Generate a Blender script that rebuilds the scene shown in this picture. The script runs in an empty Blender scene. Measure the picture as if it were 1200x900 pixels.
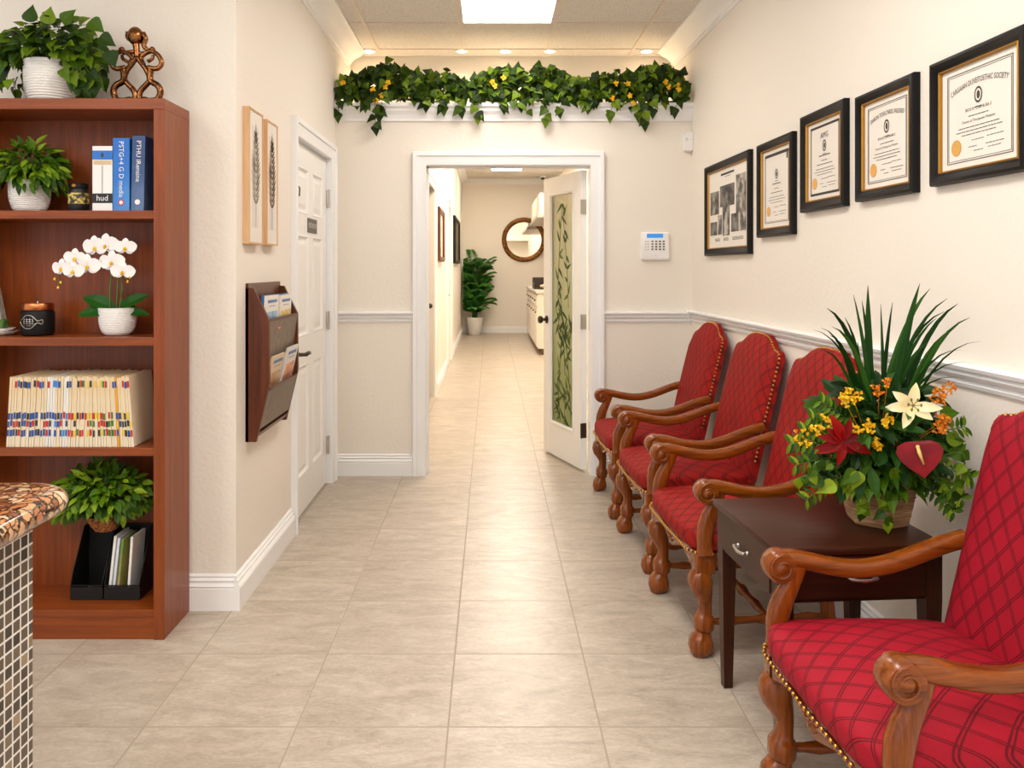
import bpy, bmesh, math, random
from mathutils import Vector, Matrix
V = Vector
PI = math.pi
R = random.Random(7)
SC = bpy.context.scene
COL = SC.collection
F, H, CX, CY = 940.0, 1.385, 575.0, 314.0      # lens in pixels, eye height, vanishing point


def at(px, py, Y):
    s = F / Y
    return V(((px - CX) / s, Y, H - (py - CY) / s))


# ------------------------------------------------------------------ mesh builder
class MB:
    def __init__(self):
        self.v, self.f, self.m = [], [], []

    def add(self, verts, faces, mi=0):
        b = len(self.v)
        self.v += [V(p) for p in verts]
        self.f += [tuple(b + i for i in f) for f in faces]
        self.m += [mi] * len(faces)
        return self

    def bm(self, bm, mi=0, xf=None):
        bm.verts.index_update()
        self.add([(xf @ v.co) if xf else v.co.copy() for v in bm.verts], [[v.index for v in f.verts] for f in bm.faces], mi)
        bm.free()
        return self

    def box(self, lo, hi, bev=0.0, mi=0, xf=None, seg=2):
        lo, hi = V(lo), V(hi)
        b = bmesh.new()
        bmesh.ops.create_cube(b, size=1.0)
        for v in b.verts:
            v.co = V([(lo[i] + hi[i]) / 2 + v.co[i] * (hi[i] - lo[i]) for i in range(3)])
        if bev > 0:
            bmesh.ops.bevel(b, geom=b.edges[:], offset=bev, segments=seg, profile=0.5, affect='EDGES')
        return self.bm(b, mi, xf)

    def extrude(self, prof, p0, p1, du, dv, mi=0):
        p0, p1, du, dv = V(p0), V(p1), V(du), V(dv)
        n = len(prof)
        vs = [p0 + du * a + dv * b for a, b in prof] + [p1 + du * a + dv * b for a, b in prof]
        fs = [(i, (i + 1) % n, n + (i + 1) % n, n + i) for i in range(n)]
        fs += [tuple(range(n))[::-1], tuple(range(n, 2 * n))]
        return self.add(vs, fs, mi)

    def sweep(self, pts, rad, n=10, up=(0, 0, 1), mi=0, sq=2.0, caps=True, closed=False):
        """rad: per point a number or (side, up) pair; sq > 2 squares the section."""
        pts = [V(p) for p in pts]
        up = V(up)
        N = len(pts)
        vs, fs = [], []
        for i, p in enumerate(pts):
            if closed:
                t = pts[(i + 1) % N] - pts[i - 1]
            else:
                t = pts[min(i + 1, N - 1)] - pts[max(i - 1, 0)]
            t = t.normalized() if t.length > 1e-9 else V((0, 0, 1))
            u0 = up if abs(t.dot(up)) < 0.97 * up.length else V((1, 0, 0)) if abs(t.x) < .9 else V((0, 1, 0))
            s = t.cross(u0).normalized()
            u = s.cross(t).normalized()
            r = rad[i] if isinstance(rad, (list, tuple)) else rad
            a, b = r if isinstance(r, (list, tuple)) else (r, r)
            for k in range(n):
                th = 2 * PI * (k + 0.5) / n
                c, q = math.cos(th), math.sin(th)
                e = 2.0 / sq
                x = math.copysign(abs(c) ** e, c)
                y = math.copysign(abs(q) ** e, q)
                vs.append(p + s * (a * x) + u * (b * y))
        M = N if closed else N - 1
        for i in range(M):
            j = (i + 1) % N
            for k in range(n):
                fs.append((i * n + k, i * n + (k + 1) % n, j * n + (k + 1) % n, j * n + k))
        if caps and not closed:
            fs.append(tuple(range(n))[::-1])
            fs.append(tuple((N - 1) * n + k for k in range(n)))
        return self.add(vs, fs, mi)

    def lathe(self, prof, c=(0, 0, 0), n=24, mi=0, xf=None, sides=None):
        c = V(c)
        n = sides or n
        vs, fs = [], []
        for r, z in prof:
            for k in range(n):
                a = 2 * PI * k / n
                vs.append(V((r * math.cos(a), r * math.sin(a), z)))
        N = len(prof)
        for i in range(N - 1):
            for k in range(n):
                fs.append((i * n + k, i * n + (k + 1) % n, (i + 1) * n + (k + 1) % n, (i + 1) * n + k))
        fs.append(tuple(range(n))[::-1])
        fs.append(tuple((N - 1) * n + k for k in range(n)))
        vs = [(xf @ p if xf else p) + c for p in vs]
        return self.add(vs, fs, mi)

    def ball(self, c, r, mi=0, n=8, xf=None):
        b = bmesh.new()
        bmesh.ops.create_uvsphere(b, u_segments=n, v_segments=max(4, n // 2 + 1), radius=1.0)
        r = r if isinstance(r, (tuple, list)) else (r, r, r)
        m = Matrix.Translation(V(c)) @ (xf or Matrix()) @ Matrix.Diagonal((*r, 1))
        return self.bm(b, mi, m)

    def ring(self, W, Hh, prof, mp, mi=0):
        """mitred rectangular frame; prof: (inset, depth)"""
        vs, fs = [], []
        for i, d in prof:
            a, b = W / 2 - i, Hh / 2 - i
            vs += [mp(-a, -b, d), mp(a, -b, d), mp(a, b, d), mp(-a, b, d)]
        n = len(prof)
        for i in range(n):
            j = (i + 1) % n
            for k in range(4):
                fs.append((i * 4 + k, i * 4 + (k + 1) % 4, j * 4 + (k + 1) % 4, j * 4 + k))
        return self.add(vs, fs, mi)

    def casing(self, x0, x1, z1, prof, mp, mi=0):
        """three sided door casing; prof: (outward, depth)"""
        vs, fs = [], []
        for o, d in prof:
            vs += [mp(x0 - o, 0, d), mp(x0 - o, z1 + o, d), mp(x1 + o, z1 + o, d), mp(x1 + o, 0, d)]
        n = len(prof)
        for i in range(n):
            j = (i + 1) % n
            for k in range(3):
                fs.append((i * 4 + k, i * 4 + k + 1, j * 4 + k + 1, j * 4 + k))
        fs.append(tuple(i * 4 for i in range(n)))
        fs.append(tuple(i * 4 + 3 for i in range(n))[::-1])
        return self.add(vs, fs, mi)

    def slab(self, W, Hh, d0, d1, mp, mi=0, c=(0, 0)):
        a, b = W / 2, Hh / 2
        q = [(-a, -b), (a, -b), (a, b), (-a, b)]
        vs = [mp(c[0] + x, c[1] + y, d0) for x, y in q] + [mp(c[0] + x, c[1] + y, d1) for x, y in q]
        return self.add(vs, [(3, 2, 1, 0), (4, 5, 6, 7), (0, 1, 5, 4), (1, 2, 6, 5), (2, 3, 7, 6), (3, 0, 4, 7)], mi)

    def poly(self, pts, d0, d1, mp, mi=0):
        n = len(pts)
        vs = [mp(x, y, d0) for x, y in pts] + [mp(x, y, d1) for x, y in pts]
        fs = [tuple(range(n))[::-1], tuple(range(n, 2 * n))] + [(i, (i + 1) % n, n + (i + 1) % n, n + i) for i in range(n)]
        return self.add(vs, fs, mi)

    def leaf(self, p, d, nrm, L, W, shape, fold=.25, droop=.3, mi=0):
        p, d, nrm = V(p), V(d).normalized(), V(nrm)
        s = d.cross(nrm)
        if s.length < 1e-4:
            s = d.cross(V((.3, .5, .8)))
        s.normalize()
        nn = s.cross(d).normalized()
        vs, fs, rows = [], [], []
        for t, h in shape:
            q = p + d * (L * t) - nn * (droop * L * t * t)
            i = len(vs)
            vs.append(q)
            if h > 1e-6:
                vs.append(q - s * (h * W) + nn * (fold * h * W))
                vs.append(q + s * (h * W) + nn * (fold * h * W))
                rows.append((i, i + 1, i + 2))
            else:
                rows.append((i, i, i))
        for a, b in zip(rows, rows[1:]):
            for k in (1, 2):
                q = [a[0], b[0], b[k], a[k]]
                q = [x for j, x in enumerate(q) if x not in q[:j]]
                if len(q) > 2:
                    fs.append(tuple(q if k == 1 else q[::-1]))
        return self.add(vs, fs, mi)

    def text(self, s, size, mp, mi=0, c=(0, 0), d=.001, sx=1.0, arc=0.0):
        vs, fs = text_geo(s)
        k = 1.0 * size
        pts = []
        for x, y in vs:
            x, y = x * k * sx, y * k
            if arc:
                th = x / arc
                x, y = (arc + y) * math.sin(th), (arc + y) * math.cos(th) - arc
            pts.append(mp(c[0] + x, c[1] + y, d))
        return self.add(pts, fs, mi)

    def build(self, name, mats, parent=None, world=True, smooth=None, recalc=True, loc=None):
        """verts are world coords unless world=False; a child keeps its thing's origin."""
        me = bpy.data.meshes.new(name)
        org = V((0, 0, 0))
        if world:
            if parent is not None:
                r = parent
                org = root_loc(parent)
            elif loc is not None:
                org = V(loc)
        vs = self.v
        if parent is not None and world:
            inv = root_mat(parent).inverted()
            vs = [inv @ p for p in vs]
        elif loc is not None and world:
            vs = [p - org for p in vs]
        me.from_pydata([tuple(p) for p in vs], [], self.f)
        if not isinstance(mats, (list, tuple)):
            mats = [mats]
        for m in mats:
            me.materials.append(m)
        me.polygons.foreach_set('material_index', self.m)
        if recalc:
            b = bmesh.new()
            b.from_mesh(me)
            bmesh.ops.recalc_face_normals(b, faces=b.faces[:])
            b.to_mesh(me)
            b.free()
        if smooth:
            me.polygons.foreach_set('use_smooth', [True] * len(me.polygons))
            if smooth < 180:
                me.set_sharp_from_angle(angle=math.radians(smooth))
        me.update()
        o = bpy.data.objects.new(name, me)
        COL.objects.link(o)
        if parent is not None:
            o.parent = parent
        elif loc is not None:
            o.location = loc
        return o


def root_mat(o):
    m = o.matrix_basis.copy()
    while o.parent is not None:
        o = o.parent
        m = o.matrix_basis @ m
    return m


def root_loc(o):
    return root_mat(o).translation


_tc = {}


def text_geo(s):
    if s in _tc:
        return _tc[s]
    cu = bpy.data.curves.new('lettering', 'FONT')
    cu.body = s
    cu.size = 1.0
    cu.align_x = 'CENTER'
    cu.align_y = 'CENTER'
    cu.resolution_u = 2
    o = bpy.data.objects.new('lettering', cu)
    COL.objects.link(o)
    dg = bpy.context.evaluated_depsgraph_get()
    ev = o.evaluated_get(dg)
    me = ev.to_mesh()
    r = ([(v.co.x, v.co.y) for v in me.vertices], [tuple(p.vertices) for p in me.polygons])
    ev.to_mesh_clear()
    bpy.data.objects.remove(o)
    bpy.data.curves.remove(cu)
    _tc[s] = r
    return r


def tag(o, label=None, cat=None, group=None, kind=None):
    if label: o['label'] = label
    if cat: o['category'] = cat
    if group: o['group'] = group
    if kind: o['kind'] = kind
    return o


def thing(name, label, cat, loc=(0, 0, 0), rz=0.0, group=None, kind=None):
    o = bpy.data.objects.new(name, None)
    COL.objects.link(o)
    o.empty_display_size = .05
    o.location = loc
    o.rotation_euler = (0, 0, rz)
    return tag(o, label, cat, group, kind)


def struct(name, mb, m, smooth=None):
    return tag(mb.build(name, m, smooth=smooth), kind='structure')


def copy_tree(o, parent=None):
    c = o.copy()
    COL.objects.link(c)
    if parent is not None:
        c.parent = parent
    for ch in list(o.children):
        copy_tree(ch, c)
    return c


# ------------------------------------------------------------------ materials
def srgb(r, g, b):
    return tuple(((c / 255) / 12.92 if c / 255 <= .04045 else ((c / 255 + .055) / 1.055) ** 2.4) for c in (r, g, b))


class NT:
    def __init__(self, name):
        self.m = bpy.data.materials.new(name)
        self.m.use_nodes = True
        self.t = self.m.node_tree
        self.b = self.t.nodes['Principled BSDF']
        self._tc = None

    def n(self, ty, **kw):
        o = self.t.nodes.new(ty)
        for k, v in kw.items():
            if k.startswith('i_'):
                o.inputs[k[2:].replace('_', ' ')].default_value = v
            else:
                setattr(o, k, v)
        return o

    def l(self, a, b):
        self.t.links.new(a, b)

    def obj(self):
        if not self._tc:
            self._tc = self.n('ShaderNodeTexCoord')
        return self._tc.outputs['Object']

    def pos(self):
        return self.n('ShaderNodeNewGeometry').outputs['Position']

    def math(self, op, a, b=0.0, c=None):
        o = self.n('ShaderNodeMath', operation=op)
        for i, x in enumerate((a, b, c)):
            if x is None: continue
            if isinstance(x, (int, float)):
                o.inputs[i].default_value = x
            else:
                self.l(x, o.inputs[i])
        return o.outputs[0]

    def scale(self, vec, s):
        o = self.n('ShaderNodeMapping')
        o.inputs['Scale'].default_value = s
        self.l(vec, o.inputs['Vector'])
        return o.outputs[0]

    def noise(self, vec, sc, det=4, rough=.55, dist=0.0):
        o = self.n('ShaderNodeTexNoise')
        o.inputs['Scale'].default_value = sc
        o.inputs['Detail'].default_value = det
        o.inputs['Roughness'].default_value = rough
        o.inputs['Distortion'].default_value = dist
        self.l(vec, o.inputs['Vector'])
        return o.outputs['Fac']

    def mix(self, fac, a, b):
        o = self.n('ShaderNodeMix', data_type='RGBA')
        for sock, x in ((o.inputs[0], fac), (o.inputs[6], a), (o.inputs[7], b)):
            if isinstance(x, (int, float)):
                sock.default_value = x
            elif isinstance(x, tuple):
                sock.default_value = (*x[:3], 1)
            else:
                self.l(x, sock)
        return o.outputs[2]

    def ramp(self, fac, stops, interp='LINEAR'):
        o = self.n('ShaderNodeValToRGB')
        cr = o.color_ramp
        cr.interpolation = interp
        while len(cr.elements) < len(stops):
            cr.elements.new(.5)
        for e, (p, c) in zip(cr.elements, stops):
            e.position = p
            e.color = (*c, 1) if len(c) == 3 else c
        self.l(fac, o.inputs[0])
        return o.outputs[0]

    def bump(self, hgt, strength=.3, dist=.01):
        o = self.n('ShaderNodeBump')
        o.inputs['Strength'].default_value = strength
        o.inputs['Distance'].default_value = dist
        self.l(hgt, o.inputs['Height'])
        self.l(o.outputs[0], self.b.inputs['Normal'])

    def set(self, col=None, rough=None, metal=None, coat=None, spec=None, **kw):
        for nm, x in (('Base Color', col), ('Roughness', rough), ('Metallic', metal), ('Coat Weight', coat), ('Specular IOR Level', spec)):
            if x is None: continue
            s = self.b.inputs[nm]
            if isinstance(x, tuple):
                s.default_value = (*x[:3], 1)
            elif isinstance(x, (int, float)):
                s.default_value = x
            else:
                self.l(x, s)
        for k, x in kw.items():
            self.b.inputs[k.replace('_', ' ')].default_value = x
        return self.m


def plain(name, c, rough=.5, metal=0.0, coat=0.0, bump=0.0, bscale=40, c2=None, nscale=6, spec=.5, stretch=(1, 1, 1), lo=.35, hi=.65):
    t = NT(name)
    vec = t.scale(t.obj(), stretch)
    col = c
    if c2 is not None:
        col = t.ramp(t.noise(vec, nscale, 5), [(lo, c), (hi, c2)])
    if bump:
        t.bump(t.noise(vec, bscale, 3), bump, .004)
    return t.set(col, rough, metal, coat, spec)


def leafmat(name, a, b, c, rough=.45):
    t = NT(name)
    g = t.n('ShaderNodeNewGeometry')
    col = t.ramp(g.outputs['Random Per Island'], [(0, a), (.55, b), (1, c)])
    col = t.mix(t.math('MULTIPLY', t.noise(t.obj(), 60, 3), .35), col, a)
    t.b.inputs['Subsurface Weight'].default_value = 0
    return t.set(col, rough, 0, 0, .18)


def woodmat(name, a, b, axis, rough=.3, coat=.3, ns=4.0, bump=.05, spec=.4):
    st = {'x': (.6, 12, 12), 'y': (12, .6, 12), 'z': (12, 12, .6)}[axis]
    t = NT(name)
    v = t.scale(t.obj(), st)
    n1 = t.noise(v, ns, 6, .6, .6)
    n2 = t.noise(v, ns * 6, 3)
    f = t.math('ADD', t.math('MULTIPLY', n1, .75), t.math('MULTIPLY', n2, .25))
    col = t.ramp(f, [(.3, a), (.7, b)])
    if bump:
        t.bump(n2, bump, .002)
    t.b.inputs['Coat Roughness'].default_value = .2
    return t.set(col, rough, 0, coat, spec)


def gridmask(t, u, v, su, sv, ou, ov, gap):
    """mask = 1 in the joints of a grid, and the cell's random value"""
    a = t.math('DIVIDE', t.math('SUBTRACT', u, ou), su)
    b = t.math('DIVIDE', t.math('SUBTRACT', v, ov), sv)
    fa, fb = t.math('FRACT', a), t.math('FRACT', b)
    ea = t.math('MULTIPLY', t.math('MINIMUM', fa, t.math('SUBTRACT', 1.0, fa)), su)
    eb = t.math('MULTIPLY', t.math('MINIMUM', fb, t.math('SUBTRACT', 1.0, fb)), sv)
    e = t.math('MINIMUM', ea, eb)
    m = t.n('ShaderNodeMapRange', i_From_Min=gap * .4, i_From_Max=gap * .65, i_To_Min=1.0, i_To_Max=0.0)
    t.l(e, m.inputs['Value'])
    c = t.n('ShaderNodeCombineXYZ')
    t.l(t.math('FLOOR', a), c.inputs[0])
    t.l(t.math('FLOOR', b), c.inputs[1])
    w = t.n('ShaderNodeTexWhiteNoise', noise_dimensions='3D')
    t.l(c.outputs[0], w.inputs['Vector'])
    return m.outputs[0], w.outputs['Value'], w.outputs['Color']


def sep(t, vec):
    s = t.n('ShaderNodeSeparateXYZ')
    t.l(vec, s.inputs[0])
    return s.outputs


def m_wall(name, c):
    t = NT(name)
    n1 = t.noise(t.pos(), 55, 3, .6)
    t.bump(n1, .3, .006)
    col = t.mix(t.math('MULTIPLY', t.noise(t.pos(), 1.3, 3), .25), c, tuple(x * .93 for x in c))
    return t.set(col, .62, 0, 0, .25)


def m_floor():
    t = NT('stone_tile')
    p = t.pos()
    x, y, z = sep(t, p)
    mask, rv, rc = gridmask(t, x, y, .4586, .4586, -.128, 2.42, .0050)
    off = t.n('ShaderNodeVectorMath', operation='MULTIPLY_ADD')
    t.l(rc, off.inputs[0])
    off.inputs[1].default_value = (9, 9, 9)
    t.l(p, off.inputs[2])
    v1 = t.scale(off.outputs[0], (1.3, 3.2, 1))
    n1 = t.noise(v1, 3.2, 8, .62, 1.2)
    n2 = t.noise(t.scale(off.outputs[0], (2.2, 4.4, 1)), 13, 6, .65, 1.6)
    f = t.math('ADD', t.math('MULTIPLY', n1, .55), t.math('MULTIPLY', n2, .45))
    col = t.ramp(f, [(.32, srgb(152, 138, 121)), (.5, srgb(183, 169, 152)), (.68, srgb(208, 196, 180))])
    col = t.mix(t.math('MULTIPLY', rv, .13), col, srgb(160, 142, 122))
    col = t.mix(mask, col, srgb(166, 151, 133))
    t.bump(t.math('ADD', t.math('MULTIPLY', mask, -1.0), t.math('MULTIPLY', n2, .08)), .35, .003)
    r = t.math('ADD', t.math('MULTIPLY', mask, .3), t.math('ADD', .24, t.math('MULTIPLY', n2, .2)))
    return t.set(col, r, 0, 0, .5)


def m_ceiling():
    t = NT('ceiling_tile')
    p = t.pos()
    n1 = t.noise(p, 160, 2, .7)
    n2 = t.noise(p, 45, 3, .6)
    col = t.ramp(n1, [(.36, srgb(200, 192, 181)), (.52, srgb(232, 226, 217))])
    t.bump(n2, .2, .004)
    return t.set(col, .9, 0, 0, .1)


def m_fabric(name, c, line):
    """cloth with a double-line quilted diamond"""
    t = NT(name)
    x, y, z = sep(t, t.obj())
    v = t.math('ADD', x, z)
    wob = t.math('MULTIPLY', t.noise(t.obj(), 9, 2), .012)
    u = t.math('ADD', y, wob)
    a = t.math('ADD', t.math('DIVIDE', u, .070), t.math('DIVIDE', v, .104))
    b = t.math('SUBTRACT', t.math('DIVIDE', u, .070), t.math('DIVIDE', v, .104))

    def dbl(q):
        f = t.math('ABSOLUTE', t.math('SUBTRACT', t.math('FRACT', q), .5))
        g = t.math('ABSOLUTE', t.math('SUBTRACT', f, .055))
        m = t.n('ShaderNodeMapRange', i_From_Min=.016, i_From_Max=.042, i_To_Min=1.0, i_To_Max=0.0)
        t.l(g, m.inputs['Value'])
        return m.outputs[0]
    ln = t.math('MAXIMUM', dbl(a), dbl(b))
    w = t.noise(t.scale(t.obj(), (1, 1, 1)), 420, 2)
    big = t.noise(t.obj(), 7, 3)
    col = t.ramp(t.math('ADD', t.math('MULTIPLY', w, .5), t.math('MULTIPLY', big, .5)), [(.3, tuple(q * .78 for q in c)), (.7, tuple(min(1, q * 1.2) for q in c))])
    col = t.mix(t.math('MULTIPLY', ln, .8), col, line)
    t.bump(t.math('ADD', t.math('MULTIPLY', ln, -1.0), t.math('MULTIPLY', w, .1)), .35, .004)
    t.b.inputs['Sheen Weight'].default_value = .0
    t.b.inputs['Sheen Tint'].default_value = (1, .6, .6, 1)
    return t.set(col, .7, 0, 0, .25)


def m_granite():
    t = NT('granite')
    p = t.pos()
    wob = t.n('ShaderNodeVectorMath', operation='MULTIPLY_ADD')
    nz = t.n('ShaderNodeTexNoise', i_Scale=28.0, i_Detail=4.0)
    t.l(p, nz.inputs['Vector'])
    t.l(nz.outputs['Color'], wob.inputs[0])
    wob.inputs[1].default_value = (.055, .04, .05)
    t.l(p, wob.inputs[2])
    vo = t.n('ShaderNodeTexVoronoi', feature='DISTANCE_TO_EDGE', i_Scale=48.0)
    t.l(wob.outputs[0], vo.inputs['Vector'])
    vc = t.n('ShaderNodeTexVoronoi', feature='F1', i_Scale=48.0)
    t.l(wob.outputs[0], vc.inputs['Vector'])
    r = sep(t, vc.outputs['Color'])[0]
    cells = t.ramp(r, [(0, srgb(120, 70, 40)), (.3, srgb(196, 126, 80)), (.6, srgb(222, 168, 118)), (.85, srgb(236, 204, 165)), (1, srgb(150, 95, 60))])
    n2 = t.noise(p, 120, 4)
    cells = t.mix(t.math('MULTIPLY', n2, .35), cells, srgb(120, 74, 46))
    big = t.noise(p, 14, 3)
    thr = t.math('ADD', .03, t.math('MULTIPLY', big, .20))
    e = t.math('DIVIDE', vo.outputs['Distance'], thr)
    col = t.mix(t.math('MINIMUM', t.math('POWER', e, 2.0), 1.0), srgb(38, 24, 18), cells)
    return t.set(col, .13, 0, .3, .5)


def m_mosaic():
    t = NT('glass_mosaic')
    x, y, z = sep(t, t.pos())
    t_ = .0250
    u = t.math('ADD', x, y)
    mask, rv, rc = gridmask(t, u, z, t_, t_, .0, .004, .0040)
    col = t.ramp(rv, [(0, srgb(46, 40, 34)), (.3, srgb(76, 66, 56)), (.6, srgb(104, 90, 75)), (.9, srgb(90, 76, 60)), (1, srgb(168, 146, 116))])
    col = t.mix(mask, col, srgb(232, 228, 222))
    t.bump(t.math('MULTIPLY', mask, -1.0), .5, .002)
    r = t.math('ADD', .12, t.math('MULTIPLY', mask, .6))
    return t.set(col, r, 0, 0, .5)


def m_emit(name, c, s):
    t = NT(name)
    t.set(tuple(c), .5)
    t.b.inputs['Emission Color'].default_value = (*c, 1)
    t.b.inputs['Emission Strength'].default_value = s
    return t.m


WALL = m_wall('cream_wall_paint', srgb(238, 229, 216))
TRIM = plain('white_trim_paint', srgb(243, 242, 240), .35, bump=.02)
DOORW = plain('white_door_paint', srgb(242, 239, 233), .38)
FLOOR = m_floor()
CEIL = m_ceiling()
GRIDM = plain('ceiling_grid_metal', srgb(222, 210, 196), .5)
CHERRY = {a: woodmat('cherry_veneer_' + a, srgb(110, 47, 9), srgb(152, 73, 20), a, .38, .1) for a in 'xyz'}
OAK = {a: woodmat('polished_chair_wood_' + a, srgb(84, 35, 4), srgb(158, 80, 16), a, .26, .25) for a in 'xyz'}
ESP = {a: woodmat('espresso_wood_' + a, srgb(38, 16, 8), srgb(72, 33, 16), a, .36, .06, spec=.22) for a in 'xyz'}
MAHO = woodmat('mahogany_rack_wood', srgb(62, 25, 6), srgb(106, 48, 14), 'z', .4, .1)
BLOND = woodmat('blond_frame_wood', srgb(196, 150, 104), srgb(222, 184, 140), 'z', .5, 0)
RED = m_fabric('red_diamond_cloth', srgb(152, 18, 12), srgb(62, 4, 4))
CRIM = m_fabric('crimson_diamond_cloth', srgb(160, 14, 36), srgb(78, 3, 15))
BRASS = plain('brass_nailheads', srgb(214, 160, 72), .28, 1.0)
BRONZE = plain('dark_bronze', srgb(72, 60, 50), .35, .9)
STEEL = plain('brushed_steel', srgb(196, 190, 182), .3, 1.0)
BLACK = plain('black_lacquer', srgb(20, 17, 15), .45, spec=.2)
BLKPL = plain('black_plastic', srgb(20, 19, 19), .45)
GOLD = plain('gilt_beading', srgb(176, 128, 50), .45, .8, bump=.3, bscale=160)
PAPER = plain('certificate_paper', srgb(240, 230, 216), .7)
MATB = plain('white_mat_board', srgb(232, 224, 212), .8)
INK = plain('print_ink', srgb(70, 64, 58), .8)
INKL = plain('pale_print_ink', srgb(150, 140, 128), .8)
SEAL = plain('gold_seal_foil', srgb(222, 168, 84), .4, .3)
CERAM = plain('white_ribbed_ceramic', srgb(236, 232, 226), .35)
SOIL = plain('potting_soil', srgb(46, 32, 22), .95, bump=.5)
LEAF = leafmat('pothos_leaf', srgb(24, 44, 2), srgb(56, 88, 5), srgb(118, 144, 22))
LEAFB = leafmat('bright_leaf', srgb(32, 58, 3), srgb(74, 112, 8), srgb(148, 172, 34))
LEAFD = leafmat('ivy_leaf', srgb(22, 38, 3), srgb(50, 76, 7), srgb(120, 146, 26))
LEAFO = leafmat('orchid_leaf', srgb(16, 52, 10), srgb(32, 82, 18), srgb(58, 110, 28))
STEM = plain('green_stem', srgb(74, 110, 40), .5)
PETALW = plain('white_petal', srgb(244, 240, 236), .5)
YEL = leafmat('yellow_blossom', srgb(214, 146, 8), srgb(236, 184, 20), srgb(246, 214, 60))
ORG = leafmat('orange_blossom', srgb(190, 84, 14), srgb(220, 130, 24), srgb(236, 170, 50))
GLASSF = None
# ------------------------------------------------------------------ the setting
XL, XR, YB, YF = -1.035, 1.35, 5.36, 3.26       # left wall, right wall, door wall, bookcase wall
ZC, ZN = 2.948, 2.48                            # ceiling, plant ledge
YN = 5.92                                       # back of the plant niche
HL, HR, HE, HZ = -.61, 1.40, 17.1, 3.27         # hallway
DX0, DX1, DZ = -.43, .667, 2.07                 # doorway
KR = .0225                                       # the right wall is not quite parallel to the left one
xr = lambda y: 1.343 + KR * (YB - y)
NR_ = V((-1, -KR, 0)).normalized()
TR_ = V((KR, -1, 0)).normalized()
mR = lambda y, z: (lambda u, v, d: V((xr(y), y, z + v)) + TR_ * u + NR_ * d)
RP = lambda y, z: V((xr(y), y, z))
mL = lambda y, z: (lambda u, v, d: V((XL + d, y + u, z + v)))
mB = lambda x, z, yw=YB: (lambda u, v, d: V((x + u, yw - d, z + v)))

struct('floor', MB().box((-3.6, -1.6, -.06), (3.2, HE + .1, 0)), FLOOR)
struct('wall_right', MB().extrude([(0, 0), (.14, 0), (.14, ZC + .1), (0, ZC + .1)], RP(-1.6, 0), RP(YN + .1, 0), -NR_, (0, 0, 1)), WALL)
w = MB()
w.box((XL - .14, YF, 0), (XL, 4.235, ZC + .1)).box((XL - .14, 5.175, 0), (XL, YN + .1, ZC + .1)).box((XL - .14, 4.235, 2.095), (XL, 5.175, ZC + .1))
struct('wall_left', w, WALL)
struct('wall_front_left', MB().box((-3.6, YF, 0), (XL - .14, YF + .12, ZC + .1)), WALL)
w = MB()
w.box((XL, YB, 0), (DX0 - .02, YB + .14, ZN - .03)).box((DX1 + .02, YB, 0), (XR, YB + .14, ZN - .03))
w.box((DX0 - .02, YB, DZ + .02), (DX1 + .02, YB + .14, ZN - .03)).box((XL, YB + .14, ZN - .14), (XR, YN, ZN - .03))
struct('wall_back', w, WALL)
struct('wall_niche', MB().box((XL - .1, YN, ZN - .14), (XR + .1, YN + .1, HZ + .05)), WALL)
struct('ceiling', MB().box((-3.6, -1.6, ZC), (XR + .3, YN + .02, ZC + .05)), CEIL)
# ceiling grid
g = MB()
for k in range(-5, 4):
    x = -.20 + .61 * k
    g.box((x - .012, -1.6, ZC - .006), (x + .012, YN, ZC + .002))
for k in range(-11, 2):
    y = 5.12 + .61 * k
    g.box((-3.6, y - .012, ZC - .0055), (xr(y), y + .012, ZC + .002))
struct('trim_ceiling_grid', g, GRIDM)
# plant ledge and its moulding
lp = [(0, -.115), (0, 0), (.052, 0), (.052, -.022), (.034, -.034), (.034, -.05), (.018, -.075), (.012, -.1), (.012, -.115)]
l = MB().extrude([(a, b) for a, b in lp], (XL, YB, ZN), (XR, YB, ZN), (0, -1, 0), (0, 0, 1))
l.box((XL, YB, ZN - .03), (XR, YN, ZN))
struct('trim_plant_ledge', l, TRIM)
# crown mouldings
cr = [(0, 0), (.13, 0), (.13, -.014), (.108, -.02), (.098, -.034), (.06, -.052), (.03, -.078), (.026, -.09), (.012, -.094), (.012, -.108), (0, -.108)]
struct('trim_crown_left', MB().extrude(cr, (XL, YF, ZC), (XL, 5.80, ZC), (1, 0, 0), (0, 0, 1)), TRIM, 40)
struct('trim_crown_right', MB().extrude(cr, RP(-1.6, ZC), RP(5.80, ZC), NR_, (0, 0, 1)), TRIM, 40)
# chair rails and baseboards
rail = [(0, 0), (0, -.070), (.009, -.070), (.014, -.058), (.007, -.050), (.022, -.042), (.027, -.030), (.016, -.024), (.034, -.016), (.038, -.006), (.03, 0)]
ZR = 1.103
rl = lambda nm, p0, p1, du: struct(nm, MB().extrude(rail, p0, p1, du, (0, 0, 1)), TRIM, 40)
rl('trim_chair_rail_right', RP(-1.6, ZR), RP(YB, ZR), NR_)
rl('trim_chair_rail_back_right', (.758, YB, ZR - .01), (XR, YB, ZR - .01), (0, -1, 0))
rl('trim_chair_rail_back_left', (XL, YB, ZR - .01), (-.518, YB, ZR - .01), (0, -1, 0))
base = [(0, 0), (0, .143), (.006, .143), (.012, .136), (.008, .128), (.017, .120), (.012, .109), (.024, .098), (.018, .091), (.022, .087), (.022, .0)]
bs = lambda nm, p0, p1, du: struct(nm, MB().extrude(base, p0, p1, du, (0, 0, 1)), TRIM, 30)
bs('baseboard_left', (XL, YF - .022, 0), (XL, 4.15, 0), (1, 0, 0))
bs('baseboard_front_left', (-3.6, YF, 0), (XL, YF, 0), (0, -1, 0))
bs('baseboard_back_left', (XL, YB, 0), (-.518, YB, 0), (0, -1, 0))
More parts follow.
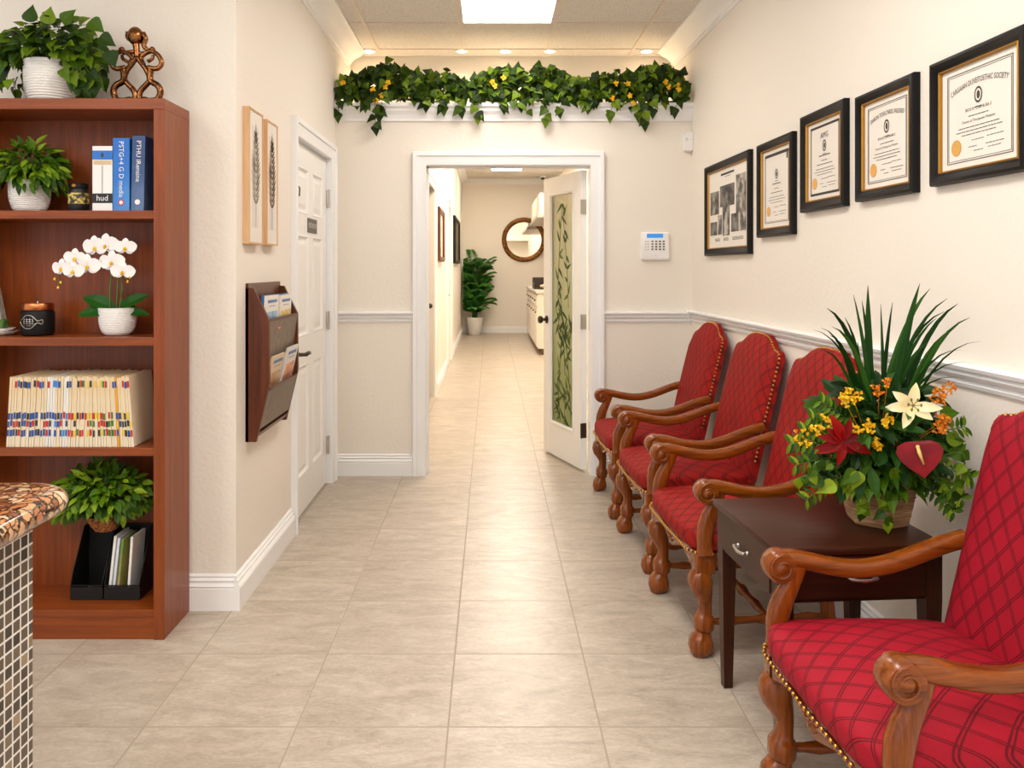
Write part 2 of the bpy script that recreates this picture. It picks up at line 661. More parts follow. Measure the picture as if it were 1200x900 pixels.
bs('baseboard_back_right', (.758, YB, 0), (XR, YB, 0), (0, -1, 0))
bs('baseboard_right', RP(-1.6, 0), RP(YB, 0), NR_)
# doorway casing
cas = [(0, 0), (0, .014), (.006, .018), (.03, .02), (.05, .024), (.058, .024), (.062, .032), (.086, .034), (.09, .03), (.09, 0)]
struct('trim_doorway', MB().casing(DX0, DX1, DZ, cas, mB(0, 0)), TRIM, 40)
j = MB()
j.box((DX0 - .02, YB, 0), (DX0, YB + .14, DZ)).box((DX1, YB, 0), (DX1 + .02, YB + .14, DZ)).box((DX0 - .02, YB, DZ), (DX1 + .02, YB + .14, DZ + .02))
j.box((DX0, YB + .05, 0), (DX0 + .012, YB + .085, DZ)).box((DX0, YB + .05, DZ - .012), (DX1, YB + .085, DZ))
struct('trim_doorway_jamb', j, TRIM)

# ---- door_1: white six-panel restroom door in the left wall
Y0, Y1, ZT = 4.26, 5.15, 2.075
struct('trim_door_casing_left', MB().casing(Y0 - .012 - 4.7, Y1 + .012 - 4.7, ZT + .012, [(a, b) for a, b in cas], mL(4.7, 0)).box((XL - .14, Y0 - .025, 0), (XL, Y0 - .012, ZT + .02)).box((XL - .14, Y1 + .012, 0), (XL, Y1 + .025, ZT + .02)).box((XL - .14, Y0 - .025, ZT + .012), (XL, Y1 + .025, ZT + .02)), TRIM, 40)
d1 = thing('door_1', None, None, (XL - .02, (Y0 + Y1) / 2, 0), kind='structure')
mp = lambda u, v, d: V((XL - .022 + d, Y0 + u, v))
d = MB()
W = Y1 - Y0
ROWS = [(.22, .84), (1.0, 1.57), (1.69, 1.95)]
CUT = [(.115, .39), (.5, .775)]
d.slab(W, ZT - .012, -.034, -.010, mp, c=(W / 2, ZT / 2 + .004))
for a, b in ((0, .115), (.39, .5), (.775, W)):
    d.slab(b - a, ZT - .012, -.0101, 0, mp, c=((a + b) / 2, ZT / 2 + .004))
for a, b in ((.01, .22), (.84, 1.0), (1.57, 1.69), (1.95, ZT - .002)):
    for u0, u1 in CUT:
        d.slab(u1 - u0, b - a, -.0101, 0, mp, c=((u0 + u1) / 2, (a + b) / 2))
for u0, u1 in CUT:
    for v0, v1 in ROWS:
        cc = lambda u, v, dd, u0=u0, u1=u1, v0=v0, v1=v1: mp((u0 + u1) / 2 + u, (v0 + v1) / 2 + v, dd)
        d.ring(u1 - u0, v1 - v0, [(0, 0), (.006, .003), (.014, -.004), (.018, -.009), (.018, -.012), (0, -.012)], cc)
        a, b = (u1 - u0) / 2 - .03, (v1 - v0) / 2 - .03
        q = [(-a, -b), (a, -b), (a, b), (-a, b)]
        e = .024
        d.add([cc(x, y, -.0102) for x, y in q] + [cc(x - math.copysign(e, x), y - math.copysign(e, y), -.002) for x, y in q], [(4, 5, 6, 7), (0, 1, 5, 4), (1, 2, 6, 5), (2, 3, 7, 6), (3, 0, 4, 7)])
d.build('door_leaf', DOORW, d1)
hd = MB()
hp = lambda u, v, dd: V((XL - .022 + dd, 4.345 + u, .915 + v))
hd.poly([(.03 * math.cos(a * PI / 10), .03 * math.sin(a * PI / 10)) for a in range(20)], -.001, .01, hp)
hd.sweep([hp(0, 0, .008), hp(0, 0, .045), hp(.012, 0, .056), hp(.05, .004, .058), hp(.09, .002, .056), hp(.115, -.006, .054)], [.011, .010, .011, .011, .009, .006], 10)
tag(hd.build('door_handle', BRONZE, d1, smooth=50), 'dark bronze lever handle')
for z in (.25, 1.05, 1.83):
    h = MB().box((XL - .02, Y1 - .004, z - .055), (XL - .008, Y1 + .010, z + .055), .002).sweep([(XL - .006, Y1 + .003, z - .058), (XL - .006, Y1 + .003, z + .058)], .006, 8)
    h.build('door_hinge', STEEL, d1, smooth=40)
hk = MB().box((XL - .023, 4.335, 1.83), (XL - .016, 4.36, 1.85), .002, 0).sweep([(XL - .018, 4.347, 1.84), (XL - .0, 4.347, 1.82), (XL - .002, 4.347, 1.775), (XL - .012, 4.347, 1.77)], .004, 8)
hk.build('coat_hook', BRONZE, d1, smooth=50)

# ---- door_2: half-open white door with a bamboo-etched glass pane
PIV = V((DX1 - .012, YB + .10, 0))
ang = math.radians(109.5)
d2 = thing('door_2', None, None, PIV, ang, kind='structure')
d2.rotation_euler = (0, 0, ang)
LW, LH, TH = .645, 2.05, .042
# local: x along the leaf from the hinge, y thickness, z up
f = MB()
sw, tr, brr = .125, .125, .25
f.box((0, 0, .014), (sw, TH, LH), .002).box((LW - sw, 0, .014), (LW, TH, LH), .002)
f.box((sw, 0, .014), (LW - sw, TH, brr), .002).box((sw, 0, LH - tr), (LW - sw, TH, LH), .002)
f.build('door_leaf', DOORW, d2, world=False)
b = MB()
gx, gz, gw, gh = LW / 2, (brr + LH - tr) / 2, LW - 2 * sw, LH - tr - brr
for sgn, yy in ((-1, 0), (1, TH)):
    b.ring(gw + .012, gh + .012, [(0, 0), (0, .006), (.008, .008), (.018, .002), (.02, -.010), (.006, -.012)], lambda u, v, dd, sgn=sgn, yy=yy: V((gx + u, yy + sgn * dd, gz + v)))
b.build('glazing_bead', DOORW, d2, world=False)
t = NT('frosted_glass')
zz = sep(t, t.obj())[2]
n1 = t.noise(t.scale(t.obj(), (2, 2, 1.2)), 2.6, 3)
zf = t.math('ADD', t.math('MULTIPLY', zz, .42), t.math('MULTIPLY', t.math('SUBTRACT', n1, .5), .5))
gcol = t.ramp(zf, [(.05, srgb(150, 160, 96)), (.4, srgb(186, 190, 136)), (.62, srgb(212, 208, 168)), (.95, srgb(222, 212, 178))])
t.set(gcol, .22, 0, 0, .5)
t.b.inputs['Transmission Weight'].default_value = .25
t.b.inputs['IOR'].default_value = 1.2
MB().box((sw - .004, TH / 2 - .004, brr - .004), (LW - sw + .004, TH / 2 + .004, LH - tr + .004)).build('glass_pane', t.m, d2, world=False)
rr = random.Random(3)
et = MB()
etm = leafmat('etched_bamboo', srgb(44, 62, 24), srgb(72, 92, 34), srgb(104, 120, 50), .5)
BL = [(0, 0), (.2, .5), (.5, .42), (.8, .18), (1, 0)]
for side in (-1, 1):
    yy = TH / 2 + side * .0052
    rr = random.Random(3)
    for (x, z0, z1, lean) in ((.20, .28, .95, .10), (.42, .27, .80, -.05), (.30, .62, 1.25, .08), (.24, 1.1, 1.75, .09), (.42, 1.2, 1.85, -.08), (.22, .80, 1.06, -.05), (.28, .80, 1.08, .08), (.36, .82, 1.10, .10), (.32, .26, .52, -.06), (.38, .27, .56, .05)):
        N = 7
        P = [V((x + lean * (i / N) ** 1.5, yy, z0 + (z1 - z0) * i / N)) for i in range(N + 1)]
        P = [V((min(max(p.x, sw + .02), LW - sw - .02), p.y, p.z)) for p in P]
        et.sweep(P, [(.0035, .0006)] * (N + 1), 6, (0, 1, 0))
        for i in range(1, N + 1):
            for k in range(1 + (i % 2)):
                a = rr.choice((-1, 1)) * rr.uniform(.3, 1.1)
                L = rr.uniform(.06, .13)
                dr = V((math.sin(a), 0, math.cos(a) * rr.choice((1, 1, -.6))))
                tip = P[i] + dr * L
                if sw + .01 < tip.x < LW - sw - .01 and tip.z < LH - tr - .02 and tip.z > brr + .01:
                    et.leaf(P[i], dr, (0, side, 0), L, .026, BL, 0, 0)
tag(et.build('etched_bamboo', etm, d2, world=False, recalc=False), 'dark green bamboo pattern on the pane')
kb = MB()
for sgn, yy in ((-1, 0), (1, TH)):
    xf = Matrix.Rotation(sgn * -PI / 2 + PI, 4, 'X') if False else Matrix.Rotation(PI / 2 * (1 if sgn < 0 else -1), 4, 'X')
    kb.lathe([(.03, 0), (.03, .006), (.012, .01), (.010, .03), (.024, .04), (.03, .052), (.026, .064), (.010, .07)], (LW - .06, yy, 1.0), 16, 0, xf)
tag(kb.build('door_knob', BRONZE, d2, world=False, smooth=50), 'dark bronze round knob')
for z in (.28, 1.02, 1.80):
    MB().box((-.006, .006, z - .05), (.002, TH - .004, z + .05), .001).sweep([(-.006, TH + .004, z - .05), (-.006, TH + .004, z + .05)], .006, 8).build('door_hinge', BRONZE if z < 1 else STEEL, d2, world=False, smooth=40)

# ---- ceiling panel lights
EMP = m_emit('added_fill_diffuser', (1.0, .968, .925), 14.5)


def panel_light(x0, y0, z, w, h, label, group=None, em=EMP):
    t = thing('ceiling_light', label, 'ceiling light', (x0 + w / 2, y0 + h / 2, z), group=group)
    mp = lambda u, v, d: V((x0 + w / 2 + u, y0 + h / 2 + v, z - .009 + d))
    MB().ring(w, h, [(0, .006), (0, 0), (.016, 0), (.02, .006)], mp).build('light_frame', GRIDM, t)
    MB().slab(w - .036, h - .036, .003, .007, mp).build('light_diffuser', em, t)
    return t


panel_light(-.188, 3.912, ZC, .586, 1.196, 'large lit ceiling panel in front of the ivy ledge, brightest lamp of the room', em=m_emit('lit_front_diffuser', (1.0, .968, .925), 8.5))
GX = 'added fill panels out of view'
for (x, y) in ((-.188, 1.48), (-.188, -.96), (-2.63, .26), (-1.41, -.96)):  # unseen panels, added to fill the room with light around the viewer
    panel_light(x, y, ZC, .586, 1.196, 'added fill panel on the ceiling, out of view, brightening the room', GX)
# ---- recessed spotlights above the ledge
EMS = m_emit('lit_spot_lens', (1.0, .78, .5), 28.0)
SX = [(433, 1), (541, .35), (592, 1), (644, .35), (757, 1)]
NAMES = ['leftmost lit recessed spotlight above the ivy', 'dim recessed spotlight left of the middle one above the ivy', 'middle bright recessed spotlight above the ivy', 'dim recessed spotlight right of the middle one above the ivy', 'rightmost lit recessed spotlight above the ivy']
for (px, s), nm in zip(SX, NAMES):
    x, y = (px - CX) / (F / 5.78), 5.76
    t = thing('recessed_spotlight', nm, 'spotlight', (x, y, ZC), group='spotlights above the plant ledge')
    MB().lathe([(.048, 0), (.048, -.008), (.04, -.012), (.034, -.006), (.034, 0)], (x, y, ZC), 20).build('spot_ring', TRIM, t, smooth=40)
    MB().lathe([(.033, -.004), (.033, -.0075), (.02, -.009)], (x, y, ZC), 20).build('spot_lens', EMS if s == 1 else m_emit('dim_spot_lens', (1, .8, .55), 8), t)
    la = bpy.data.lights.new('spot_beam', 'SPOT')
    la.energy = 15 * s
    la.color = (1, .78, .52)
    la.spot_size = math.radians(110)
    la.spot_blend = .8
    la.shadow_soft_size = .03
    lo = bpy.data.objects.new('spot_beam', la)
    COL.objects.link(lo)
    lo.location = (x, y, ZC - .015)
    lo.rotation_euler = (math.radians(8), 0, 0)

# ------------------------------------------------------------------ the hallway
HW = WALL
w = MB()
w.box((HL - .12, YB + .14, 0), (HL, YN + .1, ZN - .14))
for a, b in ((YN + .1, 7.6), (8.62, 11.1), (12.1, HE)):
    w.box((HL - .12, a, 0), (HL, b, HZ))
w.box((HL - .12, 7.6, 2.25), (HL, 8.62, HZ)).box((HL - .12, 11.1, 2.3), (HL, 12.1, HZ))
w.box((HL - .5, 7.4, 0), (HL - .45, 12.4, HZ))
struct('wall_hall_left', w, HW)
struct('wall_hall_right', MB().box((HR, YN + .1, 0), (HR + .1, HE, HZ)), HW)
struct('wall_hall_end', MB().box((HL - .2, HE, 0), (HR + .2, HE + .1, HZ + .1)), HW)
struct('ceiling_hall', MB().box((HL - .6, YN + .1, HZ), (HR + .2, HE + .1, HZ + .05)), CEIL)
g = MB()
for k in range(4):
    g.box((-.31 + .61 * k - .012, YN + .1, HZ - .006), (-.31 + .61 * k + .012, HE, HZ + .002))
for k in range(19):
    g.box((HL, 6.1 + .61 * k - .012, HZ - .0055), (HR, 6.1 + .61 * k + .012, HZ + .002))
struct('trim_hall_ceiling_grid', g, GRIDM)
struct('trim_crown_hall_end', MB().extrude(cr, (HL, HE, HZ), (HR, HE, HZ), (0, -1, 0), (0, 0, 1)), TRIM, 40)
struct('trim_crown_hall_left', MB().extrude(cr, (HL, YN + .1, HZ), (HL, HE, HZ), (1, 0, 0), (0, 0, 1)), TRIM, 40)
bs('baseboard_hall_end', (HL, HE, 0), (HR, HE, 0), (0, -1, 0))
b = MB()
for a, c in ((8.72, 11.0), (12.2, HE)):
    b.extrude(base, (HL, a, 0), (HL, c, 0), (1, 0, 0), (0, 0, 1))
struct('baseboard_hall_left', b, TRIM, 30)
mH = lambda y: (lambda u, v, d: V((HL + d, y + u, v)))
struct('trim_hall_doorway', MB().casing(7.6, 8.62, 2.22, cas, mH(0)).casing(11.1, 12.1, 2.28, cas, mH(0)), TRIM, 40)
for i, (a, bb, z) in enumerate(((7.6, 8.62, 2.22), (11.1, 12.1, 2.28))):
    dd = thing('door_%d' % (3 + i), None, None, (HL - .06, (a + bb) / 2, 0), kind='structure')
    MB().box((HL - .09, a, .01), (HL - .05, bb, z)).build('door_leaf', plain('hall_door_taupe', srgb(128, 112, 94), .5) if i == 0 else DOORW, dd)
    MB().ball((HL - .035, bb - .08, .98), .028, n=10).build('door_knob', BRONZE, dd, smooth=60)
EMH = m_emit('lit_hall_diffuser', (1.0, .91, .78), 25.0)
panel_light(.0, 14.9, HZ, .61, .6, 'lit ceiling panel at the far end of the hallway', em=EMH)
for y in (6.8, 9.3, 12.0):
    panel_light(.0, y, HZ, .61, 1.2, 'lit hallway ceiling panel hidden above the doorway header', 'hallway panels above the header', em=EMH)
# ------------------------------------------------------------------ bookcase
BX0, BX1, BY0, BY1 = -2.015, -1.215, 2.985, 3.235
ZT1, SH = 2.017, [1.599, 1.126, .715, .111]
bk = thing('bookcase', 'tall cherry wood open bookcase against the left wall', 'bookcase', ((BX0 + BX1) / 2, (BY0 + BY1) / 2, 0))
for x in (BX0, BX1 - .04):
    MB().box((x, BY0, 0), (x + .04, BY1, ZT1 - .041), .002).build('side_panel', CHERRY['z'], bk)
MB().box((BX0, BY0, ZT1 - .041), (BX1, BY1, ZT1), .002).build('top_panel', CHERRY['x'], bk)
MB().box((BX0 + .04, BY1 - .012, .0), (BX1 - .04, BY1 - .002, ZT1 - .041)).build('back_panel', CHERRY['z'], bk)
for z in SH:
    MB().box((BX0 + .04, BY0 + .003, z - (.031 if z > .2 else .026)), (BX1 - .04, BY1 - .012, z), .0015).build('shelf', CHERRY['x'], bk)
MB().box((BX0 + .04, BY0 + .006, 0), (BX1 - .04, BY0 + .024, .085), .0015).build('kick_board', CHERRY['x'], bk)

# ------------------------------------------------------------------ reception counter
cx1, cy1 = -.885, 1.55
ct = thing('reception_counter', 'mosaic-tiled reception counter end with a rounded granite top', 'counter', (-1.3, 1.1, 0))
MB().box((-1.75, .45, 0), (cx1, cy1, .91)).build('mosaic_base', m_mosaic(), ct)


def rrect(x0, y0, x1, y1, r, n=8):
    out = []
    for cx, cy, a0 in ((x1 - r, y1 - r, 0), (x0 + r, y1 - r, 90), (x0 + r, y0 + r, 180), (x1 - r, y0 + r, 270)):
        for k in range(n + 1):
            a = math.radians(a0 + 90 * k / n)
            out.append((cx + r * math.cos(a), cy + r * math.sin(a)))
    return out


tb = MB()
zt, zb = .957, .908
loops = []
for k in range(9):                                    # bullnose edge
    a = -PI / 2 + PI * k / 8
    ins = .022 * (1 - math.cos(a))
    z = (zt + zb) / 2 + (zt - zb) / 2 * math.sin(a)
    loops.append([V((x, y, z)) for x, y in rrect(-1.8 + ins, .4 + ins, cx1 + .068 - ins, cy1 + .068 - ins, .085)])
n = len(loops[0])
tb.add([p for l in loops for p in l], [(i * n + k, i * n + (k + 1) % n, (i + 1) * n + (k + 1) % n, (i + 1) * n + k) for i in range(8) for k in range(n)] + [tuple(range(n))[::-1], tuple(8 * n + k for k in range(n))])
tag(tb.build('granite_top', m_granite(), ct, smooth=50), 'brown and peach granite slab with bullnose edge')

# ------------------------------------------------------------------ armchairs (local: x to the wall, y across, z up)


GIMP = plain('dark_red_braid', srgb(86, 14, 12), .8)


def chair(label, X, Y, fabric=RED, group='red armchairs along the wall'):
    t = thing('armchair', label, 'armchair', (X, Y, 0), group=group)
    B = lambda mb, nm, m, sm=50, **k: mb.build(nm, m, t, world=False, smooth=sm)
    HWd = .27
    # seat cushion
    bm = bmesh.new()
    bmesh.ops.create_cube(bm, size=2.0)
    bmesh.ops.subdivide_edges(bm, edges=bm.edges[:], cuts=15, use_grid_fill=True)
    for v in bm.verts:
        a, b, c = v.co
        p = 7.0
        s = (abs(a) ** p + abs(b) ** p + abs(c) ** p) ** (-1 / p)
        a, b, c = a * s, b * s, c * s
        x = .215 + a * .262
        y = b * (.315 - .018 * (a + 1) / 2)
        z = .405 + c * .040
        if c > -.3:
            z += .048 * (1 - min(1, abs(a) ** 2.2)) * (1 - min(1, abs(b) ** 2.4)) * (c + .3) / 1.3
        if a < 0: x -= .012 * (1 - b * b) * (1 - abs(c) ** 2)
        v.co = (x, y, z)
    B(MB().bm(bm), 'seat', fabric, 180)
    # backrest: camel top, leaning to the wall
    prof = [(0, 1.062), (.05, 1.061), (.1, 1.054), (.14, 1.040), (.17, 1.022), (.2, 1.004), (.225, .997), (.25, .995), (.268, .986), (.28, .962)]

    def top(y):
        y = abs(y)
        for (a, za), (b, zb) in zip(prof, prof[1:]):
            if y <= b: return za + (zb - za) * (y - a) / (b - a)
        return prof[-1][1]
    NC, NR = 28, 20
    zb0 = .40
    xb = lambda z: .444 + (z - .40) * .240

    def grid(bulge, off):
        vs = []
        for r in range(NR + 1):
            for c in range(NC + 1):
                q = -1 + 2 * c / NC
                q = math.copysign(1 - (1 - abs(q)) ** 1.25, q)
                y = q * .28
                vv = r / NR
                vv = 1 - (1 - vv) ** 1.2
                z = zb0 + (top(y) - zb0) * vv
                e = min(1, (1 - abs(q)) * 4.5) ** .55 * min(1, (1 - vv) * 7) ** .55
                vs.append(V((xb(z) + off - bulge * (e + .45 * e * (1 - q * q) * math.sin(PI * min(1, vv * .95))), y, z)))
        return vs
    fr, bk_ = grid(.030, 0), grid(-.004, .036)
    fs = []
    for r in range(NR):
        for c in range(NC):
            i = r * (NC + 1) + c
            fs.append((i, i + 1, i + NC + 2, i + NC + 1))
    o = len(fr)
    fs2 = [tuple(o + k for k in f[::-1]) for f in fs]
    rim = [c for c in range(NC + 1)] + [r * (NC + 1) + NC for r in range(1, NR + 1)] + [NR * (NC + 1) + c for c in range(NC - 1, -1, -1)] + [r * (NC + 1) for r in range(NR - 1, 0, -1)]
    sd = [(rim[k], rim[k - 1], o + rim[k - 1], o + rim[k]) for k in range(len(rim))]
    B(MB().add(fr + bk_, fs + fs2 + sd), 'backrest', fabric, 55)
    # nail trims
    edge = [fr[k] for k in ([r * (NC + 1) for r in range(3, NR + 1)] + [NR * (NC + 1) + c for c in range(1, NC + 1)] + [r * (NC + 1) + NC for r in range(NR - 1, 2, -1)])]

    def nails(path, rad, step, gimp, nrm):
        m = MB()
        nrm = V(nrm)
        m.sweep(path, [(gimp, .0012)] * len(path), 6, nrm, mi=1)
        acc = 0.0
        for p, q in zip(path, path[1:]):
            L = (q - p).length
            while acc <= L and L > 0:
                c = p + (q - p) * (acc / L)
                m.ball(c + nrm * .0008, rad, 0, 6)
                acc += step
            acc -= L
        return m
    ins = [p + V((.008, -math.copysign(.001, p.y) * 0, 0)) for p in edge]
    ins = [V((p.x, p.y + math.copysign(.0025, p.y), p.z)) for p in ins]
    B(nails(ins, .0060, .021, .004, (-1, 0, .2)), 'nail_trim', [BRASS, GIMP], 180)
    y1 = .3165
    sp = [V((.40, -y1 + .012, .371)), V((.0, -y1, .371)), V((-.03, -y1 + .012, .371)), V((-.052, -y1 + .06, .371)), V((-.058, 0, .371)), V((-.052, y1 - .06, .371)), V((-.03, y1 - .012, .371)), V((0, y1, .371)), V((.40, y1 - .012, .371))]
    m = MB()
    m.sweep(sp, [(.003, .004)] * len(sp), 6, (0, 0, 1), mi=1)
    acc = 0
    for p, q in zip(sp, sp[1:]):
        L = (q - p).length
        while acc <= L:
            m.ball(p + (q - p) * (acc / L), .0062, 0, 6)
            acc += .021
        acc -= L
    tag(B(m, 'seat_nail_trim', [BRASS, GIMP], 180), 'row of brass nailheads round the seat edge')
    # aprons
    a = MB()
    zt_ = .368
    pts = []
    N = 40
    for k in range(N + 1):
        y = -.262 + .524 * k / N
        q = abs(y) / .262
        z = .318 - .018 * math.exp(-(y / .045) ** 2) + .020 * math.sin(PI * min(1, max(0, (q - .15) / .75))) ** 2 - .012 * max(0, q - .8) / .2
        pts.append((y, z))
    a.poly(pts + [(.262, zt_), (-.262, zt_)], 0, .026, lambda u, v, d: V((-.034 + d, u, v)))
    a.ball((-.036, 0, .332), (.008, .020, .022), n=12)
    a.ball((-.042, 0, .332), (.006, .010, .011), n=10)
    for s in (-1, 1):
        a.sweep([(-.036, s * .03, .335), (-.036, s * .06, .345), (-.036, s * .10, .352), (-.036, s * .15, .350)], [.006, .007, .006, .003], 8)
    tag(B(a, 'front_apron', OAK['y'], 40), 'carved scalloped front rail with a rosette')
    for s in (-1, 1):
        B(MB().box((0, s * .285 - .012, .318), (.47, s * .285 + .012, zt_), .003), 'side_apron', OAK['x'])
    B(MB().box((.45, -.26, .318), (.474, .26, zt_), .003), 'rear_apron', OAK['y'])
    # front legs: square block, cabriole knee, square stretcher block, ball foot
    lp = [(0, -.006, .026), (.008, -.008, .036), (.028, -.009, .043), (.052, -.007, .041), (.07, -.002, .032), (.082, .002, .026), (.088, .002, .031), (.095, .003, .035), (.132, .004, .035), (.139, .004, .028), (.16, .008, .023), (.185, .009, .023), (.21, .004, .029), (.24, -.008, .039), (.262, -.012, .043), (.282, -.010, .041), (.293, -.004, .034), (.300, 0, .032)]
    for s in (-1, 1):
        m = MB()
        m.sweep([(x, s * .275 + s * x * -.4, z) for z, x, r in lp], [r for z, x, r in lp], 14, (1, 0, 0), sq=2.6)
        m.box((-.034, s * .275 - .034, .296), (.034, s * .275 + .034, zt_ + .002), .004)
        B(m, 'leg', OAK['z'], 45)
        m = MB()
        m.sweep([(.50, s * .25, 0), (.475, s * .25, .12), (.462, s * .25, .25), (.458, s * .25, .40)], [.019, .022, .023, .023], 12, (1, 0, 0), sq=5)
        B(m, 'leg', OAK['z'], 45)
        m = MB()
        sx = [(.02, .012), (.06, .012), (.10, .017), (.14, .013), (.2, .013), (.235, .022), (.265, .022), (.3, .013), (.36, .013), (.4, .017), (.44, .012), (.475, .012)]
        m.sweep([(x, s * (.275 - .025 * x / .47), .113) for x, r in sx], [r for x, r in sx], 10)
        B(m, 'stretcher', OAK['x'], 60)
    sy = [(-.262, .012), (-.2, .013), (-.14, .018), (-.09, .013), (-.04, .014), (0, .022), (.04, .014), (.09, .013), (.14, .018), (.2, .013), (.262, .012)]
    B(MB().sweep([(.25, y, .113) for y, r in sy], [r for y, r in sy], 10), 'stretcher', OAK['y'], 60)
    # arms with volute ends, and their S-shaped posts
    for s in (-1, 1):
        y = s * .297
        m = MB()
        ap = [(.005, .628), (.04, .629), (.09, .619), (.15, .606), (.21, .600), (.27, .605), (.33, .620), (.39, .642), (.45, .664), (.51, .680)]
        # smooth the path
        pp = []
        for i in range(len(ap) - 1):
            p0, p1, p2, p3 = ap[max(i - 1, 0)], ap[i], ap[i + 1], ap[min(i + 2, len(ap) - 1)]
            for k in range(3):
                u = k / 3
                pp.append(tuple(.5 * (2 * p1[j] + (p2[j] - p0[j]) * u + (2 * p0[j] - 5 * p1[j] + 4 * p2[j] - p3[j]) * u * u + (3 * p1[j] - p0[j] - 3 * p2[j] + p3[j]) * u ** 3) for j in (0, 1)))
        pp.append(ap[-1])
        yy = lambda x: y - s * .012 * max(0, x) / .5
        m.sweep([(x, yy(x), z - .022) for x, z in pp], [(.029 - .006 * min(1, max(0, x) / .5), .022) for x, z in pp], 14, (0, 0, 1), sq=3.2)
        # volute: spiral scroll
        sp = []
        for k in range(23):
            a_ = PI / 2 + 2 * PI * 1.15 * k / 22
            r_ = .028 * (1 - .62 * k / 22)
            sp.append((.002 + r_ * math.cos(a_), y, .590 - .004 + r_ * math.sin(a_) + .001))
        m.sweep(sp, [(.031, .0155 * (1 - .35 * k / 22)) for k in range(23)], 12, (0, 1, 0) if False else (0, 0, 1), sq=2.8) if False else None
        xf = Matrix.Rotation(PI / 2, 4, 'X')
        vol = [(.0, -.033), (.010, -.034), (.013, -.031), (.018, -.028), (.026, -.030), (.038, -.029), (.042, -.022), (.0425, 0), (.042, .022), (.038, .029), (.026, .030), (.018, .028), (.013, .031), (.010, .034), (0, .034)]
        m.lathe([(max(r_, .0005), z_) for r_, z_ in vol], (.004, y, .588), 28, 0, xf)
        for q in (-1, 1):      # spiral groove ridge on each cheek
            m.sweep([(.004 + r_ * math.cos(a_), y + q * .030, .588 + r_ * math.sin(a_)) for a_, r_ in [(PI / 2 + k * .42, .036 - .0013 * k) for k in range(18)]], .0035, 6, (0, 1, 0))
        B(m, 'arm', OAK['x'], 50)
        m = MB()
        ps = [(.0, .366), (-.002, .40), (-.002, .43), (.004, .465), (.016, .50), (.034, .535), (.046, .565), (.050, .592)]
        m.sweep([(x, s * (.300 - .008 * k / 7), z) for k, (x, z) in enumerate(ps)], [(.024, .030), (.021, .026), (.023, .027), (.023, .029), (.021, .027), (.019, .023), (.021, .022), (.024, .026)], 14, (1, 0, 0), sq=3.0)
        B(m, 'arm_post', OAK['z'], 50)
    return t


XC = lambda y: xr(y) - .664
RC = math.atan(KR)
CH = chair('red quilted armchair farthest back, beside the glass door', XC(4.72), 4.72)
CH.rotation_euler = (0, 0, RC)
ch2 = copy_tree(CH)
ch2.location = (XC(3.93) + .012, 3.93, 0)
ch2.rotation_euler = (0, 0, math.radians(2.6))
ch2['label'] = 'red quilted armchair in the middle of the row of three along the wall'
ch3 = copy_tree(CH)
ch3.location = (XC(3.155) + .016, 3.155, 0)
ch3.rotation_euler = (0, 0, math.radians(3.6))
ch3['label'] = 'red quilted armchair on the far side of the end table'
ch4 = copy_tree(CH)
ch4.location = (XC(1.855) + .022, 1.855, 0)
ch4.rotation_euler = (0, 0, math.radians(2.2))
ch4['label'] = 'crimson quilted armchair in the foreground, on the near side of the end table'
for c in ch4.children:
    if c.name.startswith(('seat', 'backrest')) and 'nail' not in c.name:
        c.material_slots[0].link = 'OBJECT'
        c.material_slots[0].material = CRIM

# ------------------------------------------------------------------ end table
tbl = thing('end_table', 'dark espresso end table with drawers between the red armchairs', 'side table', (.781, 2.203, 0), math.radians(4.27))
TW, TD, TZ = .50, .487, .612
B = lambda mb, nm, m, par=None, sm=40: mb.build(nm, m, par or tbl, world=False, smooth=sm)
m = MB().box((0, 0, TZ - .022), (TW, TD, TZ), .003)
B(m, 'tabletop', ESP['x'])
B(MB().box((.018, .018, .455), (TW - .018, TD - .018, TZ - .021), .001), 'apron', ESP['x'])
for x in (.012, TW - .058):
    for y in (.012, TD - .058):
        cx, cy = x + .023, y + .023
        m = MB()
        m.sweep([(cx, cy, 0), (cx, cy, .44), (cx, cy, TZ - .0215)], [.016, .0245, .0245], 4, (1, 0, 0), sq=2) if False else None
        q = lambda r, z: [V((cx + sx * r, cy + sy * r, z)) for sx, sy in ((-1, -1), (1, -1), (1, 1), (-1, 1))]
        m.add(q(.0145, 0) + q(.0235, .45) + q(.0235, TZ - .0215), [(3, 2, 1, 0), (0, 1, 5, 4), (1, 2, 6, 5), (2, 3, 7, 6), (3, 0, 4, 7), (4, 5, 9, 8), (5, 6, 10, 9), (6, 7, 11, 10), (7, 4, 8, 11), (8, 9, 10, 11)])
        B(m, 'leg', ESP['z'])
for nm, mp in (('near', lambda u, v, d: V((TW / 2 + u, .018 - d, .527 + v))), ('aisle', lambda u, v, d: V((.018 - d, TD / 2 - u, .527 + v)))):
    m = MB()
    m.slab(.375, .118, 0, .010, mp)
    m.ring(.381, .124, [(0, 0), (0, .005), (.004, .005), (.004, 0)], mp)
    dr = B(m, 'drawer', ESP['x' if nm == 'near' else 'y'])
    h = MB()
    for u in (-.036, .036):
        h.sweep([mp(u, 0, .009), mp(u, 0, .024)], [.005, .004], 8, (.3, .2, 1))
        h.ball(mp(u, 0, .012), .007, n=8)
    h.sweep([mp(-.042, .0, .024), mp(-.036, -.001, .026), (mp(-.018, -.004, .028)), mp(0, -.005, .029), mp(.018, -.004, .028), mp(.036, -.001, .026), mp(.042, 0, .024)], [.003, .005, .0045, .0055, .0045, .005, .003], 8)
    tag(B(h, 'drawer_handle', STEEL, dr, 60), 'small metal bar pull')
# ------------------------------------------------------------------ framed certificates on the right wall
QR = 940 * (1.343 - .028 + KR * YB)
yr = lambda px: QR / ((px - CX) + 940 * KR)


